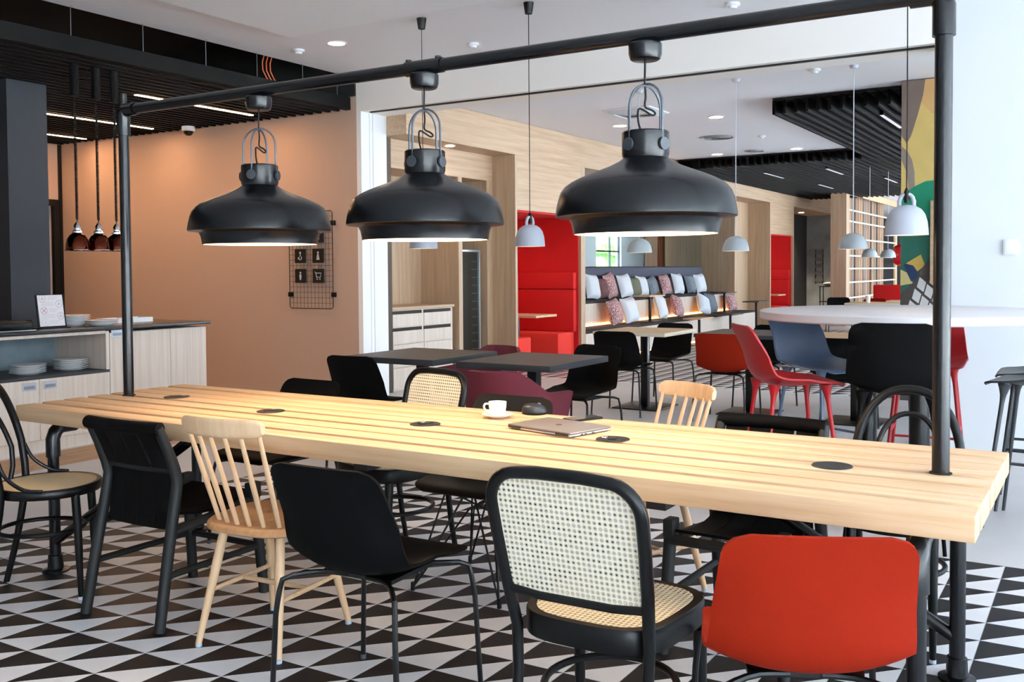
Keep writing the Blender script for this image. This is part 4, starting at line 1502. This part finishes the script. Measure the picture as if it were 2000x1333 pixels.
sw = thing('wall_switch', 'small white switch plate on the bright white wall', 'switch', (-.6, 7.79, 1.483))
MB().box(-.045, .045, -.012, .009, -.055, .055).build('plate', white, sw, bevel=.004)
MB().box(-.036, .036, -.016, -.0121, -.046, .046).build('rocker', mat('switch_white', (244, 244, 246), .4), sw, bevel=.002)

# ------------------------------------------------------------------ things on the long table
cs = thing('saucer', 'white saucer under the coffee cup on the long table', 'saucer', (-2.085, 3.275, TZ + .0005))
MB().lathe([(0, .004), (.026, .004), (.03, 0), (.034, 0), (.04, .005), (.062, .014), (.0635, .0165), (.061, .0175), (.036, .009), (0, .008)], 40).build('dish', porc, cs, smooth=60)
cu = thing('coffee_cup', 'white coffee cup standing on its saucer by the laptop', 'cup', (-2.085, 3.275, TZ + .009), 200)
MB().lathe([(0, .002), (.02, .002), (.023, 0), (.026, .002), (.031, .014), (.035, .034), (.0365, .056), (.0345, .056), (.033, .034), (.028, .014), (0, .008)], 40).build('body', porc, cu, smooth=60)
MB().tube(catmull([(.034, 0, .046), (.05, 0, .046), (.056, 0, .034), (.048, 0, .02), (.032, 0, .018)], 14), .0042, 8).build('handle', porc, cu)
ms = thing('mouse', 'black computer mouse behind the laptop on the long table', 'mouse', (-2.01, 3.44, TZ + .0005), 35)
m = MB()
m.grid(lambda u, v: (.052 * math.cos(2 * PI * u) * math.sin(PI / 2 * max(.02, v)) ** .7, .034 * math.sin(2 * PI * u) * math.sin(PI / 2 * max(.02, v)) ** .7, .006 + .036 * math.cos(PI / 2 * v) ** .7 * (1 - .25 * math.cos(2 * PI * u) * v)), 28, 10, closed_u=True)
m.build('shell', mat('mouse_black', (34, 36, 40), .35), ms, smooth=60)
MB().lathe([(0, 0), (.05, 0), (.052, .006), (0, .006)], 28).build('base', blk_p, ms)
MB().tube([(.02, -.004, .037), (.02, .004, .037)], .008, 14).build('wheel', mat('wheel_grey', (90, 96, 104), .3), ms)

lp = thing('laptop', 'closed grey laptop lying on the long table', 'laptop', (-1.73, 3.14, TZ + .0005), -14)
MB().box(-.158, .158, -.112, .112, .003, .0105).build('base', mat('laptop_silver', (214, 214, 216), .3, .6), lp, bevel=.003)
MB().box(-.158, .158, -.112, .112, .0115, .0185).build('lid', lapm, lp, bevel=.003)
MB().disc((0, 0, .0188), .012, 20).build('emblem', mat('emblem_dark', (92, 86, 84), .2, .8), lp, smooth=0)
for y in (-.05, -.03, .01):
    MB().box(.158, .1588, y - .006, y + .006, .005, .009).build('port', mat('port_dark', (40, 44, 52), .5), lp, smooth=0)
for sx in (-1, 1):
    MB().box(sx * .12 - .03, sx * .12 + .03, -.116, -.112, .006, .015).build('hinge', mat('hinge_dark', (70, 66, 66), .4, .5), lp, smooth=0)
    MB().box(sx * .13 - .02, sx * .13 + .02, -.1, .1, 0, .003).build('foot_strip', blk_p, lp, smooth=0)
ph = thing('phone', 'black smartphone lying face up beside the laptop', 'phone', (-1.765, 3.40, TZ + .0005), -25)
MB().box(-.036, .036, -.074, .074, 0, .0075).build('case', blk_p, ph, bevel=.003)
MB().box(-.0335, .0335, -.0715, .0715, .0076, .0082).build('screen', scr, ph, smooth=0)


# ------------------------------------------------------------------ small pendants
def make_bell():
    t = thing('bell_pendant', None, 'lamp')
    sh = MB().lathe([(.1155, 0), (.1155, .004), (.114, .03), (.109, .075), (.097, .115), (.078, .143), (.05, .161), (.02, .168), (0, .169)], 40).build('shade', bellm, t, smooth=60)
    MB().lathe([(.1155, 0), (.111, .003), (.109, .03), (.104, .075), (.09, .11), (.06, .145), (0, .155)], 36).build('lining', lampw, sh, smooth=60)
    MB().disc((0, 0, .035), .085, 28, up=False).build('diffuser', mat('bell_light', (255, 240, 220), .5, emis=(255, 224, 184), es=4.), t, smooth=0)
    MB().tube([(-.036, 0, .15), (-.038, 0, .19)] + [(.034 * math.cos(PI - PI * k / 10), 0, .195 + .032 * math.sin(PI * k / 10)) for k in range(11)] + [(.038, 0, .19), (.036, 0, .15)], .0115, 12).build('loop', bellm, t)
    MB().lathe([(0, .178), (.012, .18), (.017, .2), (.014, .24), (.006, .262), (0, .262)], 18).build('cord_grip', blk_p, t)
    MB().tube([(0, 0, .255), (.001, 0, .8), (-.001, 0, 1.3), (0, 0, CZ - 1.522 - .05)], .0032, 6).build('cord', blk_p, t)
    MB().lathe([(0, CZ - 1.522 - .09), (.028, CZ - 1.522 - .085), (.037, CZ - 1.522 - .02), (.04, CZ - 1.5225), (0, CZ - 1.5225)], 24).build('ceiling_cup', blk_p, t)
    return t


for x, y, lb, r in ((-4.75, 6.36, 'pale grey bell pendant half hidden under the middle black lamp', 55), (-3.787, 6.43, 'pale grey bell pendant in front of the red booth', 78), (-.96, 5.76, 'pale grey bell pendant over the round high table', 8)):
    place('bell', make_bell, lb, (x, y, 1.522), r, 'bell pendants on black cords')


def make_dome():
    t = thing('dome_pendant', None, 'lamp')
    sh = MB().lathe([(.131, 0), (.131, .004), (.128, .03), (.117, .075), (.095, .112), (.06, .137), (.025, .148), (0, .15)], 40).build('shade', mat('dome_grey', (176, 184, 188), .5), t, smooth=60)
    MB().lathe([(.131, 0), (.127, .003), (.122, .03), (.11, .072), (.08, .11), (0, .14)], 36).build('lining', lampw, sh, smooth=60)
    MB().disc((0, 0, .03), .1, 28, up=False).build('diffuser', MATS['bell_light'], t, smooth=0)
    wc = mat('cord_white', (214, 216, 222), .6)
    MB().tube([(0, 0, .148), (0, 0, FZ - 1.515 - .03)], .0042, 6).build('cord', wc, t)
    MB().lathe([(0, FZ - 1.515 - .03), (.03, FZ - 1.515 - .028), (.045, FZ - 1.5155), (0, FZ - 1.5155)], 24).build('ceiling_cap', wc, t)
    return t


for x, y, lb in ((-4.2, 9.4, 'pale dome pendant on a white cord before the mirror'), (-3.15, 9.37, 'pale dome pendant on a white cord before the oak wall'), (-2.02, 9.34, 'pale dome pendant on a white cord before the wooden lattice'), (-3.45, 17.2, 'tiny distant dome pendant before the lattice, left of two'), (-3.3, 18.0, 'tiny distant dome pendant before the lattice, right of two')):
    place('dome', make_dome, lb, (x, y, 1.515), 0, 'dome pendants on white cords')


# ------------------------------------------------------------------ hall ceiling fittings
ac = thing('ceiling_cassette', 'white square air outlet in the hall ceiling behind the right lamp', 'vent', (-4.78, 10.6, FZ - .001))
MB().box(-.3, .3, -.3, .3, -.012, 0).build('panel', white, ac, bevel=.003)
for k in range(4):
    m = MB()
    a = PI / 2 * k
    c, s = math.cos(a), math.sin(a)
    v = [(-.25, -.27, -.013), (.25, -.27, -.013), (.2, -.2, -.04), (-.2, -.2, -.04), (-.25, -.275, -.0125), (.25, -.275, -.0125), (.2, -.2, -.05), (-.2, -.2, -.05)]
    m.add([(x * c - y * s, x * s + y * c, z) for x, y, z in v], [(0, 1, 2, 3), (7, 6, 5, 4), (0, 3, 7, 4), (1, 5, 6, 2), (3, 2, 6, 7), (0, 4, 5, 1)])
    m.build('flap', mat('flap_white', (224, 226, 228), .5), ac, smooth=0)
for x, y, r, lb in ((-4.76, 13.33, .24, 'round grey air vent in the hall ceiling between the downlights'), (-4.81, 15.2, .15, 'smaller round air vent just before the far slats')):
    o = thing('round_vent', lb, 'vent', (x, y, FZ - .001))
    MB().lathe([(r, 0), (r, -.012), (r - .02, -.014), (r - .02, 0)], 36).build('ring', mat('vent_grey', (150, 152, 152), .5), o)
    for k in range(1, 6):
        q = r * k / 6.5
        MB().lathe([(q, -.002), (q - .012, -.016), (q - .016, -.016), (q - .004, -.002)], 30).build('louvre_ring', mat('vent_grey', (150, 152, 152), .5), o)
for x, y, z, lb in ((-4.18, 13.54, FZ, 'white smoke detector in the hall ceiling right of the round vent'), (-2.37, 9.31, FZ, 'white smoke detector near the front of the hall ceiling'), (-6.36, 6.63, CZ, 'small white sprinkler rosette beside the left downlight'), (-4.88, 7.3, CZ, 'white smoke detector above the black lamp beam'), (-2.48, 7.3, CZ, 'white smoke detector at the top edge near the header wall')):
    o = thing('smoke_detector', lb, 'detector', (x, y, z - .001))
    MB().lathe([(0, 0), (.055, 0), (.055, -.015), (.045, -.022), (0, -.022)], 24).build('base', white, o)
    MB().lathe([(.035, -.0221), (.03, -.04), (0, -.043)], 20).build('sensor', white, o)


# ------------------------------------------------------------------ niches near the opening
ch = thing('drawer_chest', 'pale oak chest of slotted drawers in the niche', 'chest', (XA - .04, 8.40, 0))
MB().box(-.52, -.02, .0, 1.2, .0, .9).build('body', cabw, ch, smooth=0)
MB().box(-.52, .01, -.005, 1.205, .905, .935).build('top', oakY, ch, smooth=0)
for r, (z0, z1) in enumerate(((.71, .895), (.52, .705), (.26, .515), (.02, .255))):
    for c in range(2):
        a = .03 + c * .575
        d = MB().box(-.019, .002, a, a + .565, z0 + .003, z1 - (.04 if r < 2 else .003)).build('drawer', cabw, ch, bevel=.0015, seg=1)
        if r < 2:
            MB().box(-.0195, -.0185, a + .01, a + .555, z1 - .04, z1 - .004).build('grip_slot', mat('slot_dark', (46, 36, 32), .8), d, smooth=0)
rk = thing('wine_cabinet', 'tall narrow aluminium framed dark cabinet in the second niche', 'cabinet', (XA - .075, 9.80, 0))
MB().box(-.3, -.04, 0, .46, .05, 1.58).build('body', mat('rack_black', (12, 13, 15), .3), rk, smooth=0)
for q in ((0, .03, .05, 1.6), (.43, .46, .05, 1.6), (.03, .43, 1.57, 1.6), (.03, .43, .05, .08)):
    MB().box(-.04, -.005, q[0], q[1], q[2], q[3]).build('frame_bar', alu, rk, bevel=.004)
MB().box(-.02, -.014, .03, .43, .08, 1.57).build('glass_door', glass, rk, smooth=0)
for k in range(14):
    MB().box(-.039, -.030, .30, .42, .15 + k * .1, .154 + k * .1).build('shelf_wire', steel, rk, smooth=0)

# ------------------------------------------------------------------ tiered seating: side tables and cushions
for x, y, z0, z1, lb, lt_ in ((-6.62, 15.2, .452, .90, 'low side table on the upper tier, left one, before the white cushions', True), (-6.62, 18.95, .452, .865, 'low side table on the upper tier, right one', False), (-6.1, 16.15, 0, .485, 'low oak side table in front of the lower tier, left one', True), (-6.1, 17.8, 0, .485, 'low dark side table in front of the lower tier, right one', False), (-5.9, 18.75, 0, .70, 'thin black side table by the oak pillar right of the tiers', False)):
    t = thing('side_table', lb, 'table', (x, y, z0), group='side tables at the tiered seating')
    h = z1 - z0
    MB().box(-.16, .16, -.33, .33, h - .022, h).build('table_top', oakT if lt_ else blk_t, t, bevel=.003)
    MB().box(-.02, .02, .02, .06, .01, h - .022).build('column', blk_m, t, bevel=.004)
    MB().box(-.15, .15, -.2, .25, 0, .01).build('base_plate', blk_m, t, smooth=0)


def pillow(m_, lb, x, y, z, w, h, tilt, yaw, roll):
    mb = MB()
    n = 13
    for sgn in (1, -1):
        def fn(u, v, sgn=sgn):
            a, b = 2 * u - 1, 2 * v - 1
            th = .085 * (max(0, 1 - a ** 4) * max(0, 1 - b ** 4)) ** .6
            px, pz = a * (1 - .07 * (1 - b * b)), b * (1 - .07 * (1 - a * a))
            return (sgn * (th + .002), px * w / 2, (pz + 1) * h / 2)
        mb.grid(fn, n, n)
    bm_o = mb.build('pillow', m_, smooth=60)
    bm_o.location = (x, y, z)
    bm_o.rotation_euler = (math.radians(roll), math.radians(-tilt), math.radians(yaw))
    return tag(bm_o, lb, 'pillow', 'cushions on the tiered seating')


UP = [(14.42, pil_w, 'white cushion at the left end of the upper tier', 0, .44, -6), (14.78, pil_d, 'dark maroon cushion on the upper tier behind the red one', 4, .36, 2), (15.16, pil_r, 'red patterned cushion on the upper tier, left one', 6, .44, 8), (15.74, pil_w, 'white cushion on the upper tier right of the left red patterned one', -2, .42, 4), (16.12, mat('olive_cotton', (112, 110, 92), .9), 'narrow olive cushion on the upper tier between two white ones', 0, .36, 0), (16.46, pil_w, 'white cushion on the upper tier left of the grey one', 5, .38, -3), (16.96, pil_g, 'grey woven cushion leaning in the middle of the upper tier', 8, .36, 10), (17.56, pil_r, 'red patterned cushion on the upper tier, right one', 3, .4, 2), (18.2, pil_w, 'white cushion on the upper tier between red and grey ones', 0, .42, -2), (18.86, pil_g, 'grey woven cushion at the right part of the upper tier', 2, .38, 0), (19.45, pil_w, 'white cushion at the right end of the upper tier', -4, .4, 3)]
for y, m_, lb, yaw, h, roll in UP:
    pillow(m_, lb, -7.27, y, .842, .46, h, 14, yaw, roll)
LO = [(14.2, pil_r, 'red patterned cushion at the left of the lower tier', 4, .42, 6), (14.78, pil_w, 'white cushion on the lower tier leaning on the red patterned one', -4, .44, 6), (16.08, pil_w, 'white cushion on the lower tier right of the left side table', 8, .44, -4), (16.84, pil_r, 'red patterned cushion lit orange from below on the lower tier', 10, .42, -10), (18.15, pil_w, 'tilted white cushion on the lower tier', 0, .4, -18), (18.62, pil_g, 'grey woven cushion behind the tilted white one', 0, .42, 0), (19.85, pil_r, 'red patterned cushion at the right end of the lower tier', 2, .38, 0)]
for y, m_, lb, yaw, h, roll in LO:
    pillow(m_, lb, -6.72, y, .452, .46, h, 16, yaw, roll)

# ------------------------------------------------------------------ far end of the hall
la = thing('lattice_divider', 'pale wooden lattice divider with striped backing at the hall end', 'divider', (-5.1, 22.9, 0))
ZT = 3.19
MB().box(-.35, 0, -.02, .3, 0, ZT).build('pillar', oakZ, la, smooth=0)
MB().box(-.05, .0, 6.0, 6.25, 0, ZT).build('pillar', oakT, la, smooth=0)
MB().box(-.05, .0, .3, 6.0, ZT - .16, ZT).build('top_beam', oakT, la, smooth=0)
for z in (.62, .98, 1.3, 1.6, 2.0, 2.4, 2.66):
    MB().box(-.045, -.005, .3, 6.0, z, z + .035).build('rail', mat('pale_rail', (226, 212, 190), .6), la, smooth=0)
st_c = [mat('stripe_brown', (136, 98, 70), .8), mat('stripe_grey', (124, 110, 100), .8), mat('stripe_black', (24, 22, 22), .8), mat('stripe_tan', (160, 124, 92), .8), mat('stripe_pale', (184, 164, 146), .8)]
yy, k = .4, 0
ws_ = [.3, .08, .34, .1, .26, .3, .08, .32, .1, .28]
gp_ = [.05, .02, .06, .09, .03, .06, .02, .08, .05, .08]
cs_ = [1, 4, 0, 2, 3, 1, 2, 0, 4, 3]
while yy < 5.8:
    w_ = min(ws_[k % 10], 5.95 - yy)
    MB().box(-.3, -.27, yy, yy + w_, .02, ZT - .02).build('stripe', st_c[cs_[k % 10]], la, smooth=0)
    yy += w_ + gp_[k % 10]
    k += 1

t4 = ped_table('square_table', 'pale table top in the distance carrying a white cup', -3.3, 17.1, oakT, oake, .9, .8, .03, 0, 'hall tables')
c4 = thing('paper_cup', 'white paper cup on the distant pale table', 'cup', (-3.42, 16.95, .7505))
MB().lathe([(0, 0), (.03, 0), (.042, .11), (.04, .11), (.028, .006), (0, .005)], 24).build('body', porc, c4)
MB().lathe([(.041, .108), (.044, .11), (.044, .118), (0, .12)], 24).build('lid', porc, c4)
place('shell_k', mk_black, 'distant black shell chair before the lattice divider', (-4.25, 18.6, 0), 200, 'black shell chairs')
place('shell_o', mk_orange, 'distant orange shell chair behind the pale table with the cup', (-3.65, 18.2, 0), 170, 'orange shell chairs')


def sofa(lb, x, y, w):
    s = thing('sofa', lb, 'sofa', (x, y, 0))
    MB().box(-w / 2, w / 2, -.3, .3, .08, .46).build('seat', redl, s, bevel=.03)
    MB().box(-w / 2, w / 2, .3, .42, .08, .98).build('backrest', redf, s, bevel=.03)
    for sx in (-1, 1):
        for sy in (-.25, .3):
            MB().cyl((sx * (w / 2 - .08), sy, 0), .02, .08, 12).build('foot', blk_m, s)


sofa('dark red sofa in the distance left, before the lattice', -3.55, 21.0, 1.3)
sofa('dark red sofa in the distance beside the mural edge', -2.75, 19.3, 1.0)
ped_table('square_table', 'far thin pale table top before the red sofas', -2.95, 18.35, oakT, oake, .8, .5, .03, 0, 'hall tables')

bl = thing('wall_ornament', 'glossy red rounded ornament hanging beside the mural edge', 'ornament', (-3.75, 21.8, 1.6))
m = MB()
m.grid(lambda u, v: (.17 * math.sin(PI * v) * math.cos(2 * PI * u) * (1 + .15 * math.sin(3 * PI * v)), .1 * math.sin(PI * v) * math.sin(2 * PI * u), .23 * math.cos(PI * v)), 28, 18, closed_u=True)
m.build('body', mat('red_gloss', (190, 10, 26), .12, coat=.5), bl, smooth=80)
MB().tube([(0, 0, .22), (0, 0, FZ - 1.6 - .18)], .004, 6).build('cord', blk_m, bl)

tr_ = thing('trolley', 'small black shelf trolley before the concrete wall', 'trolley', (-5.95, 25.0, 0))
for sx in (-1, 1):
    for sy in (-1, 1):
        MB().tube([(sx * .22, sy * .16, 0), (sx * .22, sy * .16, .88)], .012, 8).build('post', blk_m, tr_)
for z in (.12, .48, .86):
    MB().box(-.24, .24, -.18, .18, z, z + .02).build('shelf', blk_m, tr_, smooth=0)
o = thing('bundle', 'small pale bundle on top of the black trolley', 'towel', (-5.98, 25.0, .8805))
MB().grid(lambda u, v: (.16 * math.sin(PI * v) * math.cos(2 * PI * u), .1 * math.sin(PI * v) * math.sin(2 * PI * u), .05 + .05 * math.cos(PI * v)), 20, 10, closed_u=True).build('cloth', pil_w, o, smooth=80)
o = thing('plush_toy', 'small purple soft toy on the lower trolley shelf', 'toy', (-5.82, 24.95, .5005))
MB().grid(lambda u, v: (.1 * math.sin(PI * v) * math.cos(2 * PI * u) * (1 + .2 * math.sin(4 * PI * u)), .09 * math.sin(PI * v) * math.sin(2 * PI * u), .1 + .1 * math.cos(PI * v)), 24, 12, closed_u=True).build('body', mat('purple_plush', (116, 52, 128), .9), o, smooth=80)
gs = thing('wire_grid', 'narrow black wire grid with cards on the concrete wall', 'wall grid', (-6.85, 27.49, .9))
for sx in (-1, 1):
    MB().box(sx * .1 - .01, sx * .1 + .01, -.02, .01, 0, .95).build('upright', blk_m, gs, smooth=0)
for k in range(5):
    MB().box(-.1, .1, -.025, -.005, .06 + k * .19, .15 + k * .19).build('card', mat('card_grey', (120, 124, 128), .5), gs, smooth=0)

# ------------------------------------------------------------------ outside the hall windows (seen in the mirror)
struct(MB().box(XR + .35, 60, -60, 90, -.6, -.3).box(XH + .35, XR + .35, 8.15, 90, -.6, -.3).box(-60, XR + .35, -60, YB - .35, -.6, -.3).build('ground_outside', mat('pale_ground', (214, 214, 216), .9, noise=.3, nscale=.6), smooth=0))
leafm = mat('leaf_green', (88, 128, 62), .9, noise=.4, nscale=3)
rnd = random.Random(3)
for x, y, s, lb in ((8.5, 49.5, 2.0, 'leafy green tree outside, seen in the mirror through the far window'), (14, 58, 2.6, 'taller green tree farther outside, seen in the mirror behind the nearer one')):
    t = thing('tree', lb, 'tree', (x, y, -.3), group='trees outside the hall')
    MB().tube([(0, 0, 0), (.05, 0, 1.2), (0, .05, 2.2)], [.16, .12, .08], 8).build('trunk', mat('bark', (86, 68, 52), .9), t)
    m = MB()
    for q in range(7):
        c = (rnd.uniform(-1, 1) * s * .5, rnd.uniform(-1, 1) * s * .5, 2.2 + rnd.uniform(-.3, 1) * s * .5)
        r = s * rnd.uniform(.32, .5)
        m.grid(lambda u, v, c=c, r=r: (c[0] + r * math.sin(PI * v) * math.cos(2 * PI * u) * (1 + .12 * math.sin(9 * u * PI * 2 + v * 7)), c[1] + r * math.sin(PI * v) * math.sin(2 * PI * u) * (1 + .12 * math.sin(7 * u * PI * 2 + v * 5)), c[2] + r * math.cos(PI * v) * .85), 16, 9, closed_u=True)
    m.build('crown', leafm, t, smooth=80)
